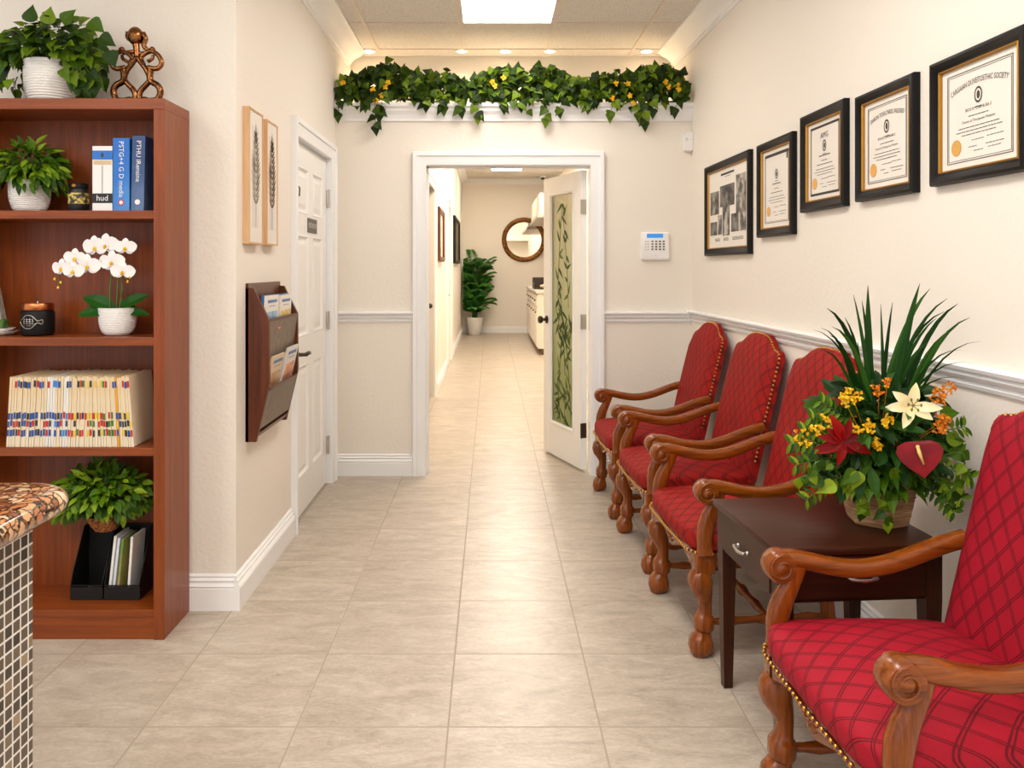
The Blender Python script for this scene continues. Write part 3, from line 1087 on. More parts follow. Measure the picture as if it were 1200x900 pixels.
def lines(mb, mp, W, rows, mi=0, dd=.0012):
    """rows of tiny broken print: (v, half width, height)"""
    rr = random.Random(int(W * 1e4) + len(rows))
    for v, hw, h in rows:
        h = h if h > .008 else h * .62
        x = -hw
        while x < hw - .004:
            L = min(rr.uniform(.008, .026), hw - x)
            mb.slab(L, h, 0.0, dd, mp, mi, c=(x + L / 2, v))
            x += L + .004


def cert(label, px0, px1, zt, zb, fw, kind):
    ya, yb = yr(px0), yr(px1)
    W, Hh = (ya - yb) * math.hypot(1, KR), zt - zb
    yc, zc = (ya + yb) / 2, (zt + zb) / 2
    t = thing('framed_certificate' if kind else 'framed_photo_collage', label, 'picture frame', mR(yc, zc)(0, 0, 0), group='framed certificates on the right wall')
    mp = mR(yc, zc)
    MB().ring(W, Hh, [(0, 0), (0, .022), (.004, .028), (.012, .030), (.022, .026), (fw * .8, .018), (fw, .016), (fw, .004), (fw, 0)], mp).build('frame', BLACK, t, smooth=35)
    g = fw - .001
    MB().ring(W - 2 * g, Hh - 2 * g, [(0, .010), (0, .018), (.004, .020), (.006, .017), (.007, .008), (.007, .006), (0, .006)], mp).build('gilt_liner', GOLD, t, smooth=35)
    w, h = W - 2 * fw - .011, Hh - 2 * fw - .011
    MB().slab(w, h, .004, .008, mp).build('mat_board', MATB, t)
    pp = lambda u, v, d: mp(u, v, .0082 + d)
    ink = MB()
    if kind:
        a, b = w * .42, h * .44
        for i, th in ((0, .0022), (.006, .0011)):
            aa, bb = a - i, b - i
            for s in (-1, 1):
                ink.slab(2 * aa, th, 0, .001, pp, 0, (0, s * bb)).slab(th, 2 * bb, 0, .001, pp, 0, (s * aa, 0))
        if kind == 'society':
            ink.text('CARGAIAN DUVEITOETHIC SOCIETY', .0230, pp, 0, (0, b * .72), .001, .70, arc=.42)
        elif kind == 'arched':
            ink.text('DIARON TOEILCNIOL VALIORD', .0225, pp, 0, (0, b * .74), .001, .72, arc=.40)
        elif kind == 'abms':
            ink.text('AMG', .034, pp, 0, (0, b * .70), .001)
            for s in (-1, 1):
                ink.slab(2 * a, .010, 0, .001, pp, 0, (0, s * (b - .002)))
        else:
            ink.slab(2 * a, .014, 0, .001, pp, 0, (0, b - .003))
            ink.slab(.012, .03, 0, .0012, pp, 0, (a - .02, b - .025))
        # crest
        xf = [(.018 * math.cos(k * PI / 8), .024 * math.sin(k * PI / 8)) for k in range(16)]
        cy = b * .40
        crest = lambda u, v, d: pp(u, cy + v, d)
        n = 16
        outer, inner = xf, [(x * .74, y * .74) for x, y in xf]
        ink.add([crest(x, y, .001) for x, y in outer + inner], [(k, (k + 1) % n, n + (k + 1) % n, n + k) for k in range(n)])
        ink.poly([(x * .38, y * .5) for x, y in xf], 0, .001, crest)
        ink.slab(.036, .002, 0, .001, pp, 0, (0, cy - .034))
        if kind in ('society', 'arched'):
            ink.text('BOX K. CNA & BA S', .0135, pp, 0, (0, b * .12), .001)
            lines(ink, pp, w, [(-b * .02, .045, .003)])
            ink.text('Doctor of Therapeutic Medicine', .0115, pp, 0, (0, -b * .13), .001)
        else:
            lines(ink, pp, w, [(b * .12, .05, .006), (-b * .02, .03, .003), (-b * .13, .07, .004)])
        lines(ink, pp, w, [(-b * .26, a * .62, .0028), (-b * .34, a * .70, .0028), (-b * .42, a * .52, .0028)])
        for (x, v, hw) in ((0, -.56, .03), (a * .5, -.54, .035), (a * .5, -.70, .04), (-a * .18, -.70, .018), (a * .5, -.78, .03), (0, -.8, .02)):
            lines(ink, lambda u, v_, d, x=x: pp(u + x, v_, d), w, [(v * b, hw, .0024)])
        sg = MB()
        sc = (-a * .70, -b * .66)
        N = 40
        sg.poly([((.023 + .0015 * (k % 2)) * math.cos(k * 2 * PI / N) + sc[0], (.023 + .0015 * (k % 2)) * math.sin(k * 2 * PI / N) + sc[1]) for k in range(N)], .0005, .0016, pp)
        sg.build('gold_seal', SEAL, t)
    else:
        # collage of grey portraits
        gs = [plain('grey_photo_print_%d' % i, srgb(*c1), .6, c2=srgb(*c2), nscale=14, lo=.4, hi=.6) for i, (c1, c2) in enumerate((((58, 54, 50), (150, 142, 132)), ((44, 42, 40), (120, 114, 106)), ((84, 78, 72), (190, 182, 170))))]
        cells = [(.02, .24, .26, .62), (.29, .18, .66, .52), (.70, .08, .93, .38), (.70, .38, .93, .66), (.02, .74, .21, .96), (.23, .64, .34, .96), (.36, .52, .54, .985), (.58, .66, .76, .94), (.78, .64, .93, .94)]
        for i, (a0, b0, a1, b1) in enumerate(cells):
            u0, u1 = -w / 2 + a0 * w + .01, -w / 2 + a1 * w + .01
            v0, v1 = h / 2 - b0 * h * .80 - .03, h / 2 - b1 * h * .80 - .03
            c_ = ((u0 + u1) / 2, (v0 + v1) / 2)
            m = MB().slab(abs(u1 - u0), abs(v0 - v1), 0, .0012, pp, 0, c_)
            ph = m.build('photo_print', gs[i % 3], t)
            fg = MB()
            sh = abs(v0 - v1)
            q = lambda u, v, d, c_=c_: pp(c_[0] + u, c_[1] + v, d)
            hw = min(abs(u1 - u0) * .28, sh * .2)
            fg.poly([(hw * .5 * math.cos(k * PI / 6), sh * .18 + hw * .62 * math.sin(k * PI / 6)) for k in range(12)], .0012, .0018, q)
            fg.poly([(-hw, -sh * .48), (hw, -sh * .48), (hw * .95, -sh * .05), (hw * .5, sh * .06), (-hw * .5, sh * .06), (-hw * .95, -sh * .05)], .0012, .0017, q)
            fg.build('portrait_figure', gs[(i + 2) % 3], ph)
        lines(ink, pp, w, [(h * .435, .12, .012), (h * .40, .05, .004)])
        for x in (-.20, -.03, .14, .24):
            lines(ink, lambda u, v, d, x=x: pp(u + x * w / .75, v, d), w, [(-h * .385, .045, .004), (-h * .40, .045, .004), (-h * .415, .045, .004)])
    ink.build('printed_lettering', INK, t, recalc=False)


cert('wide black-framed collage of grey portraits, farthest frame on the right wall', 825, 876.5, 2.005, 1.458, .042, None)
cert('black-framed certificate with a grey header band, second frame from the corner', 886, 926.8, 2.003, 1.537, .040, 'band')
cert('black-framed certificate headed by three large letters, middle of the five frames', 936.8, 987.5, 2.045, 1.626, .042, 'abms')
cert('black-framed certificate with an arched blackletter title, second frame from the near end', 1001, 1068.7, 2.026, 1.632, .036, 'arched')
cert('largest black-framed certificate with an arched society title, nearest frame', 1088, 1199.5, 2.024, 1.640, .036, 'society')

# ------------------------------------------------------------------ two leaf prints on the left wall
PG = plain('print_wash', srgb(214, 204, 194), .7, c2=srgb(232, 224, 214), nscale=5)
LG = leafmat('grey_leaf_ink', srgb(118, 106, 90), srgb(150, 138, 120), srgb(186, 176, 158), .8)
LB = leafmat('brown_leaf_ink', srgb(84, 64, 46), srgb(122, 98, 72), srgb(168, 144, 112), .8)
for (y0, y1, z0, z1, lab, mt) in ((3.345, 3.545, 1.487, 2.06, 'slim wood-framed print of a pale grey leaf, nearer of the pair', LG), (3.61, 3.79, 1.489, 2.055, 'slim wood-framed print of a dark brown leaf, next to the door', LB)):
    yc, zc = (y0 + y1) / 2, (z0 + z1) / 2
    mp = mL(yc, zc)
    t = thing('leaf_print', lab, 'picture frame', mp(0, 0, 0), group='pair of leaf prints')
    W, Hh = y1 - y0, z1 - z0
    MB().ring(W, Hh, [(0, 0), (0, .030), (.008, .030), (.009, .006), (.009, 0)], mp).build('frame', BLOND, t)
    MB().slab(W - .016, Hh - .016, .004, .026, mp).build('mat_board', MATB, t)
    MB().slab(W * .52, Hh * .76, .026, .0266, mp).build('print_panel', PG, t)
    lf = MB()
    up = lambda u, v: mp(u, v, .0270)
    lf.sweep([up(0, -Hh * .37), up(0, 0), up(0, Hh * .36)], [(.0022, .0006)] * 3, 6, (1, 0, 0))
    rr = random.Random(5 + int(y0 * 10))
    LS = [(0, 0), (.25, .5), (.55, .45), (.85, .15), (1, 0)]
    for k in range(12):
        v = -Hh * .20 + Hh * .50 * k / 11
        L = .098 * (1 - .62 * abs(k - 3.5) / 8)
        for s in (-1, 1):
            a = up(0, v)
            b = up(s * 1.05, 1.0 + v)
            lf.leaf(a, (b - a), (1, 0, 0), L, .019, LS, 0, 0)
    lf.leaf(up(0, Hh * .24), (0, 0, 1), (1, 0, 0), .10, .034, LS, 0, 0)
    lf.build('printed_leaf', mt, t, recalc=False)

# ------------------------------------------------------------------ magazine rack
ry0, ry1, rz0, rz1 = 3.385, 3.90, .65, 1.30
mp = mL(ry0, 0)
rack = thing('magazine_rack', 'mahogany two-pocket magazine rack mounted beside the white door', 'magazine rack', mp((ry1 - ry0) / 2, rz0, 0))
RW = ry1 - ry0
prof = [(0, rz1), (.035, rz1 - .002), (.045, 1.275), (.100, 1.165), (.102, .90), (.098, .875), (.045, rz0), (0, rz0)]
for u in (0, RW - .018):
    MB().add([mp(u, z, d) for d, z in prof] + [mp(u + .018, z, d) for d, z in prof], [tuple(range(8)), tuple(range(15, 7, -1))] + [(k, (k + 1) % 8, 8 + (k + 1) % 8, 8 + k) for k in range(8)]).build('side_panel', MAHO, rack)
MB().slab(RW, rz1 - rz0 + .02, .001, .012, mp, 0, (RW / 2, (rz0 + rz1) / 2 + .01)).build('back_panel', MAHO, rack)
GREYP = plain('grey_brown_pocket_board', srgb(104, 90, 76), .5, c2=srgb(122, 106, 90), nscale=30)


def board(z0, d0, z1, d1, th, m, nm):
    b = MB()
    q = [(d0, z0), (d1, z1), (d1 - th, z1), (d0 - th, z0)]
    b.add([mp(.0185, z, d) for d, z in q] + [mp(RW - .0185, z, d) for d, z in q], [(0, 1, 2, 3), (7, 6, 5, 4)] + [(k, (k + 1) % 4, 4 + (k + 1) % 4, 4 + k) for k in range(4)])
    return b.build(nm, m, rack)


board(.99, .080, 1.155, .100, .010, GREYP, 'pocket_front')
board(1.150, .097, 1.168, .104, .016, MAHO, 'pocket_rail')
board(.955, .048, .972, .058, .040, MAHO, 'pocket_floor')
board(.700, .056, .860, .094, .010, GREYP, 'pocket_front')
board(.856, .092, .876, .103, .009, MAHO, 'pocket_rail')
board(.668, .046, .686, .054, .034, MAHO, 'pocket_floor')
LBL = MB().slab(.05, .008, .0, .003, lambda u, v, d: mp(RW * .32 + u, 1.12 + v, .096 + d)).build('label_holder', plain('copper_label', srgb(214, 120, 60), .35, .8), rack)
# magazines standing in the pockets
COV = [((232, 226, 214), (96, 142, 188)), ((60, 110, 168), (40, 80, 140)), ((236, 228, 212), (196, 170, 84)), ((214, 190, 150), (150, 112, 76)), ((226, 220, 210), (176, 112, 84))]
cm = [(plain('magazine_cover_%d' % i, srgb(*a), .35), plain('cover_picture_%d' % i, srgb(*b), .35, c2=srgb(min(255, b[0] + 60), min(255, b[1] + 50), min(255, b[2] + 30)), nscale=26, lo=.4, hi=.6)) for i, (a, b) in enumerate(COV)]
PAGE = plain('page_block', srgb(238, 234, 226), .8)
MG = [(.125, .0, 1.005, .26, 0, 'white magazine with a blue picture, front of the left stack in the upper pocket'),
      (.125, -.012, 1.005, .262, 1, 'blue-spined magazine behind the left stack of the upper pocket'),
      (.36, .0, 1.005, .255, 2, 'white magazine with a yellow picture, right side of the upper pocket'),
      (.35, -.012, 1.005, .26, 1, 'dark blue magazine behind the right one in the upper pocket'),
      (.125, .0, .735, .27, 3, 'tan-covered magazine leaning left in the lower pocket'),
      (.125, -.012, .735, .25, 0, 'white magazine behind the tan one in the lower pocket'),
      (.37, .0, .735, .285, 4, 'cream magazine with a reddish picture, right side of the lower pocket'),
      (.36, -.012, .735, .25, 1, 'blue magazine behind the cream one in the lower pocket')]
for u, dd, z0, hgt, ci, lab in MG:
    w = .20
    lean = .22 if z0 < .9 else .04
    d0 = (.076 if z0 > .9 else .056) + dd - .010
    q = lambda uu, v, d, u=u, z0=z0, d0=d0, lean=lean: mp(u + uu + (.03 * v if ci % 2 else .02 * v) + .01, z0 + v, d0 + d + v * lean)
    t = thing('magazine', lab, 'magazine', q(0, 0, 0), group='magazines in the wall rack')
    MB().slab(w - .004, hgt - .004, -.006, .0, q, 0, (0, hgt / 2)).build('page_block', PAGE, t)
    c = MB().slab(w, hgt, 0, .0012, q, 0, (0, hgt / 2)).slab(w, hgt, -.0072, -.006, q, 0, (0, hgt / 2)).slab(.0025, hgt, -.0072, .0012, q, 0, (-w / 2, hgt / 2))
    c.build('cover', cm[ci][0], t)
    if dd == 0:
        MB().slab(w * .78, hgt * .42, .0012, .0018, q, 0, (0, hgt * .52)).build('cover_picture', cm[ci][1], t)
        k = MB()
        lines(k, lambda uu, v, d, q=q: q(uu, v, .0012 + d), w, [(hgt * .90, w * .36, hgt * .05), (hgt * .82, w * .25, .004)])
        k.build('cover_lettering', cm[1][0], t, recalc=False)

# ------------------------------------------------------------------ sign on the white door
mp = lambda u, v, d: V((XL - .022 + d, 4.745 + u, 1.632 + v))
t = thing('door_sign', 'small dark plaque with pale lettering on the white door', 'sign', mp(0, 0, 0))
MB().slab(.235, .084, .0, .004, mp).build('sign_plate', plain('dark_sign_plate', srgb(52, 44, 38), .35), t)
MB().text('RESTROOM', .040, mp, 0, (0, .0), .0046, .98).build('sign_lettering', plain('pale_sign_lettering', srgb(226, 218, 204), .5), t, recalc=False)

# ------------------------------------------------------------------ alarm keypad and motion sensor on the door wall
c = at(767.3, 288.5, YB)
mp = mB(c.x, c.z)
t = thing('mounted_keypad', 'white alarm keypad with a blue screen beside the glass door', 'keypad', c)
WP = plain('white_plastic', srgb(240, 237, 232), .35)
b = MB()
lo = rrect(-.094, -.094, .094, .094, .016, 5)
li = rrect(-.088, -.088, .088, .088, .014, 5)
n = len(lo)
b.add([mp(x, y, 0) for x, y in lo] + [mp(x, y, .02) for x, y in lo] + [mp(x, y, .026) for x, y in li], [(k, (k + 1) % n, n + (k + 1) % n, n + k) for k in range(n)] + [(n + k, n + (k + 1) % n, 2 * n + (k + 1) % n, 2 * n + k) for k in range(n)] + [tuple(2 * n + k for k in range(n))])
b.build('housing', WP, t, smooth=40)
MB().poly(rrect(-.058, .055, .050, .082, .003, 3), .026, .0275, mp).build('screen', m_emit('blue_lcd', srgb(52, 140, 222), .35), t)
KEY = plain('grey_rubber_key', srgb(120, 114, 106), .6)
KEYP = plain('pale_rubber_key', srgb(206, 200, 192), .6)
for r in range(4):
    for k in range(4):
        MB().poly(rrect(-.028 + .025 * k, .026 - .0175 * r, -.014 + .025 * k, .036 - .0175 * r, .002, 2), .026, .029, mp).build('key', KEY, t)
    for k in range(2):
        MB().poly(rrect(-.072 + .017 * k, .026 - .0175 * r, -.061 + .017 * k, .034 - .0175 * r, .002, 2), .026, .0285, mp).build('key', KEYP, t)
MB().text('adr', .012, mp, 0, (0, -.062), .0265).build('lettering', KEYP, t, recalc=False)
c = at(806, 166.5, YB)
t = thing('motion_sensor', 'small white motion sensor high in the right corner', 'sensor', (c.x, YB, c.z))
mp = mB(c.x, c.z)
b = MB()
lo, li = rrect(-.035, -.066, .030, .066, .012, 4), rrect(-.029, -.060, .024, .060, .010, 4)
n = len(lo)
b.add([mp(x, y, 0) for x, y in lo] + [mp(x, y, .03) for x, y in lo] + [mp(x, y, .04) for x, y in li], [(k, (k + 1) % n, n + (k + 1) % n, n + k) for k in range(n)] + [(n + k, n + (k + 1) % n, 2 * n + (k + 1) % n, 2 * n + k) for k in range(n)] + [tuple(2 * n + k for k in range(n))])
b.build('housing', WP, t, smooth=40)
MB().slab(.054, .002, .0395, .0405, mp, 0, (-.003, .012)).build('seam', KEYP, t)
for v in (.018, .004):
    MB().poly([(.003 * math.cos(k * PI / 4) - .016, v + .003 * math.sin(k * PI / 4)) for k in range(8)], .04, .041, mp).build('indicator_lamp', BLKPL, t)

# ------------------------------------------------------------------ things on the bookcase
ZS = [ZT1] + SH
YS = 3.10


def pot(t, c, r0, r1, h, ridge='h', m=CERAM):
    pr = [(r0 * .72, 0), (r0 * .9, .006)]
    N = 30 if ridge else 5
    for k in range(N + 1):
        u = k / N
        rad = r0 * .9 + (r1 - r0 * .9) * math.sin(min(1, u * 1.5) * PI / 2) ** .55
        if ridge and 0 < k < N: rad += (.016 if k % 2 else -.022) * r1
        pr.append((rad, .008 + (h - .012) * u))
    pr += [(r1 + .0015, h - .002), (r1 - .003, h), (r1 - .006, h - .004), (r1 - .008, h - .02), (.001, h - .021)]
    b = MB().lathe(pr, c, 32)
    o = b.build('pot', m, t, smooth=60)
    MB().lathe([(r1 - .009, h - .024), (r1 - .010, h - .016), (.002, h - .012)], c, 20).build('soil', SOIL, t)
    return o


# brass sculpture
sx, sz = at(160.5, 113, YS).x, ZT1
SCUL = plain('antique_brass', srgb(150, 98, 58), .26, 1.0, c2=srgb(74, 44, 24), nscale=34, lo=.42, hi=.62)
t = thing('sculpture', 'small brass openwork sculpture of entwined figures on top of the bookcase', 'sculpture', (sx, YS, sz))
k_ = .288 / 790.0
sp = lambda u, v, dy=0: V((sx + (u - 300) * k_ * 1.08, YS + dy, sz + .014 + (850 - v) * k_))
MB().lathe([(.078, 0), (.08, .004), (.076, .012), (.06, .015)], (0, 0, 0), 28, 0, Matrix.Translation((0, 0, 0)) @ Matrix.Diagonal((1.06, .62, 1, 1))).build('plinth', BLACK, t, world=False, smooth=50)
b = MB()


def cat(pts, n=5, closed=False):
    out = []
    N = len(pts)
    P = [V(p) for p in pts]
    for i in range(N if closed else N - 1):
        g = (lambda j: P[j % N]) if closed else (lambda j: P[min(max(j, 0), N - 1)])
        p0, p1, p2, p3 = g(i - 1), g(i), g(i + 1), g(i + 2)
        for k in range(n):
            u = k / n
            out.append(.5 * (2 * p1 + (p2 - p0) * u + (2 * p0 - 5 * p1 + 4 * p2 - p3) * u * u + (3 * p1 - p0 - 3 * p2 + p3) * u ** 3))
    if not closed: out.append(P[-1])
    return out


def tube(pts, r0, r1=None, dy=0, closed=False):
    P = cat([sp(u, v, dy) for u, v in pts], 5, closed)
    N = len(P)
    b.sweep(P, [1.18 * (r0 + ((r1 or r0) - r0) * k / N) for k in range(N)], 10, (0, 1, 0), closed=closed)


for s in (-1, 1):
    m = lambda pts: [(300 + s * (u - 300), v) for u, v in pts]
    tube(m([(300, 390), (350, 460), (392, 520), (420, 590), (432, 640)]), .0085, .009)
    tube(m([(410, 500), (500, 512), (545, 460), (520, 380), (455, 330), (390, 350), (345, 400), (372, 470)]), .0085, .007, -.004)
    tube(m([(440, 500), (428, 570), (436, 640), (505, 690), (530, 760), (500, 835), (430, 850)]), .011, .010)
    tube(m([(430, 630), (385, 680), (335, 740), (318, 800), (330, 850)]), .009, .010, .004)
    tube(m([(500, 835), (430, 845), (370, 830), (330, 850)]), .008, .008)
    tube(m([(400, 430), (445, 400), (452, 360)]), .006, .005, .006)
    b.ball(sp(300 + s * 150, 310), (.012, .010, .013), n=10)
tube([(288, 230), (296, 300), (300, 390)], .011, .010)
tube([(350, 130), (378, 190), (362, 250), (385, 295), (450, 330)], .010, .006, .004)
tube([(215, 120), (205, 170), (222, 205)], .010, .005, .004)
tube([(300, 330), (230, 335), (160, 345)], .008, .006)
tube([(300, 340), (350, 350), (420, 335)], .008, .006)
b.ball(sp(285, 165), (.030, .028, .036), n=16)
b.build('figures', SCUL, t, smooth=180)

# jar and books on the top shelf
Z = SH[0] + .0006
x = at(95.5, 246, YS).x
t = thing('jar', 'small black jar with a gilt patterned label beside the books', 'jar', (x, YS - .02, Z))
MB().lathe([(.034, 0), (.037, .004), (.037, .075), (.030, .086), (.030, .09)], (x, YS - .02, Z), 24).build('jar_body', BLKPL, t, smooth=40)
MB().lathe([(.033, .088), (.034, .092), (.034, .106), (.031, .110)], (x, YS - .02, Z), 24).build('lid', BLACK, t, smooth=40)
MB().lathe([(.0374, .030), (.0376, .031), (.0376, .070), (.0374, .071)], (x, YS - .02, Z), 24).build('label', plain('gilt_patterned_label', srgb(52, 44, 26), .4, c2=srgb(222, 196, 96), nscale=60, lo=.45, hi=.58), t, smooth=40)
MB().ball((x, YS - .058, Z + .098), (.008, .004, .007), n=8).build('lid_seal', GOLD, t)


def book(lab, x0, x1, h, cm_, tilt=0.0, yf=3.012, dep=.165):
    t = thing('book', lab, 'book', ((x0 + x1) / 2, yf + dep / 2, Z), group='books on the upper shelf')
    w = x1 - x0
    q = lambda u, v, d: V((x0 + w / 2 + u + tilt * v, yf - d, Z + .001 + v))
    c = MB()
    c.slab(.003, h, -dep, 0, q, 0, (-w / 2 + .0015, h / 2)).slab(.003, h, -dep, 0, q, 0, (w / 2 - .0015, h / 2)).slab(w, h, -.003, .001, q, 0, (0, h / 2))
    c.build('cover', cm_, t)
    MB().slab(w - .007, h - .006, -dep + .004, -.004, q, 0, (0, h / 2)).build('page_block', PAGE, t)
    return t, (lambda u, v, d: q(u, v, .0012 + d)), w


BLU = plain('bright_blue_cover', srgb(22, 104, 190), .4, c2=srgb(70, 136, 204), nscale=5)
NAVY = plain('slate_blue_cover', srgb(44, 70, 118), .4, c2=srgb(92, 116, 156), nscale=5)
WHT = plain('white_cover', srgb(232, 228, 224), .5)
xa = lambda px: at(px, 200, 3.012).x
t, q, w = book('thick white book with blue and black bands on its spine', xa(108.5), xa(131.8), .242, WHT)
MB().slab(w, .034, 0, .0006, q, 0, (0, .208)).build('blue_band', BLU, t)
MB().slab(w, .036, 0, .0006, q, 0, (0, .046)).build('black_band', BLKPL, t)
MB().slab(w * .9, .016, 0, .0006, q, 0, (0, .180)).build('tan_band', plain('tan_band', srgb(206, 180, 140), .5), t)
MB().text('hud', .030, lambda u, v, d: q(u, v, .0006 + d), 0, (0, .046), .0006).build('spine_lettering', WHT, t, recalc=False)
b = MB().slab(.0015, .12, 0, .0008, q, 0, (0, .108)).ball(q(0, .208, 0), (.006, .002, .010), n=8)
b.build('spine_line', INK, t)
t, q, w = book('bright blue book between the white and the slate blue one', xa(132.6), xa(151.8), .272, BLU)
rot = lambda f: (lambda u, v, d: f(v, -u, d))
MB().text('PSTG+4 G D media', .026, lambda u, v, d: q(v, .155 - u, d), 0, (0, 0), .0008).build('spine_lettering', WHT, t, recalc=False)
MB().poly([(.011 * math.cos(a * PI / 8), .030 + .011 * math.sin(a * PI / 8)) for a in range(16)], 0, .0008, q).build('publisher_mark', plain('red_mark', srgb(196, 60, 44), .5), t)
MB().poly([(.007 * math.cos(a * PI / 8), .030 + .007 * math.sin(a * PI / 8)) for a in range(16)], .0008, .0013, q).build('publisher_mark', WHT, t)
t, q, w = book('slate blue book leaning beside the cabinet end', xa(153.5), xa(168.5), .280, NAVY, .022)
MB().text('PTHU IRensine', .025, lambda u, v, d: q(v, .185 - u, d), 0, (0, 0), .0008).build('spine_lettering', WHT, t, recalc=False)
MB().poly([(.010 * math.cos(a * PI / 8), .032 + .010 * math.sin(a * PI / 8)) for a in range(16)], 0, .0008, q).build('publisher_mark', WHT, t)

# candle jar, dish and card on the second shelf
Z = SH[1] + .0006
x = at(43.5, 390, 3.08).x
yy = 3.085
t = thing('candle_jar', 'black candle jar with a copper lid and a wire fish emblem', 'candle', (x, yy, Z))
COP = plain('brushed_copper', srgb(206, 124, 78), .3, 1.0)
MB().lathe([(.050, 0), (.057, .004), (.059, .012), (.059, .088), (.053, .098), (.050, .1)], (x, yy, Z), 32).build('jar_body', BLACK, t, smooth=45)
MB().lathe([(.054, .098), (.056, .101), (.056, .120), (.053, .124)], (x, yy, Z), 32).build('lid', COP, t, smooth=45)
MB().lathe([(.006, .123), (.003, .128), (.005, .134), (.001, .138)], (x, yy, Z), 12).build('lid_knob', STEEL, t, smooth=60)
b = MB()
fp = lambda u, v: V((x + .0612 * math.sin(u / .0612), yy - .0612 * math.cos(u / .0612), Z + .052 + v))
E = [(-.042, .004), (-.03, .012), (-.01, .027), (.012, .024), (.03, .006), (.046, .010), (.046, -.006), (.028, -.002), (.01, -.020), (-.012, -.022), (-.03, -.012)]
b.sweep(cat([fp(*e) for e in E], 3, True), .0018, 6, (0, 0, 1), closed=True)
for v in (-.012, -.004, .004, .012):
    b.sweep([fp(-.032 + abs(v), v), fp(0, v), fp(.022 - abs(v), v)], .0012, 6)
for u in (-.02, -.008, .004, .014):
    b.sweep([fp(u, -.016), fp(u, .018)], .0012, 6, (1, 0, 0))
b.build('wire_emblem', STEEL, t, smooth=180)
x = -1.893
t = thing('dish', 'stack of two white scalloped dishes left of the candle jar', 'dish', (x, 3.09, Z))
for z, r in ((0, .064), (.012, .052)):
    pr = [(r * .6, z), (r * .7, z + .004), (r, z + .012), (r + .002, z + .016), (r - .004, z + .015), (r * .6, z + .008), (.002, z + .007)]
    b = MB()
    b.lathe(pr, (0, 0, 0), 36)
    b.v = [V((p.x * (1 + .05 * math.cos(9 * math.atan2(p.y, p.x))) + x, p.y * (1 + .05 * math.cos(9 * math.atan2(p.y, p.x))) + 3.09, p.z + Z)) for p in b.v]
    b.build('plate', CERAM, t, smooth=60)
x = -1.905
t = thing('figurine', 'tall tapering grey stone figurine with a green base, at the shelf end', 'figurine', (x, 3.09, Z + .021))
b = MB()
sq = lambda r, z, o: [V((x + o + sx_ * r, 3.09 + sy_ * r * .5, Z + .021 + z)) for sx_, sy_ in ((-1, -1), (1, -1), (1, 1), (-1, 1))]
b.add(sq(.036, 0, 0) + sq(.032, .05, -.003) + sq(.022, .16, -.012) + sq(.012, .185, -.018), [(3, 2, 1, 0)] + [(4 * i + k, 4 * i + (k + 1) % 4, 4 * i + 4 + (k + 1) % 4, 4 * i + 4 + k) for i in range(3) for k in range(4)] + [(12, 13, 14, 15)])
b.build('stone_body', plain('grey_stone', srgb(176, 168, 156), .6, c2=srgb(118, 110, 100), nscale=24), t)
b = MB()
b.box((x - .038, 3.068, Z + .022), (x + .038, 3.112, Z + .062), .008)
b.build('mossy_base', plain('mossy_green', srgb(34, 66, 24), .8, c2=srgb(84, 118, 46), nscale=50, bump=.5), t)

# the row of patient files
Z = SH[2]
MAN = plain('manila_card', srgb(232, 206, 164), .75, c2=srgb(240, 226, 198), nscale=3)
MANW = plain('white_card', srgb(236, 232, 224), .75)
MANY = plain('orange_card', srgb(226, 168, 60), .75)
TC = {'red': plain('red_tab', srgb(196, 34, 34), .5), 'blue': plain('blue_tab', srgb(30, 74, 150), .5), 'black': plain('dark_tab', srgb(38, 38, 46), .5), 'green': plain('green_tab', srgb(66, 116, 36), .5), 'yellow': plain('yellow_tab', srgb(228, 190, 44), .5), 'sky': plain('sky_tab', srgb(52, 132, 212), .5)}
WORDS = 'first second third fourth fifth sixth seventh eighth ninth tenth eleventh twelfth thirteenth fourteenth fifteenth sixteenth seventeenth eighteenth nineteenth twentieth'.split()
ordn = lambda i: WORDS[i] if i < 20 else ('twenty-' + WORDS[i - 20] if i < 29 else 'thirtieth' if i == 29 else 'thirty-' + WORDS[i - 30] if i < 39 else 'fortieth' if i == 39 else 'forty-' + WORDS[i - 40])
rr = random.Random(11)
NF = 46
XA, XB, yf, FD, FH = -1.812, -1.332, 2.998, .205, .262
pitch = (XB - XA) / NF
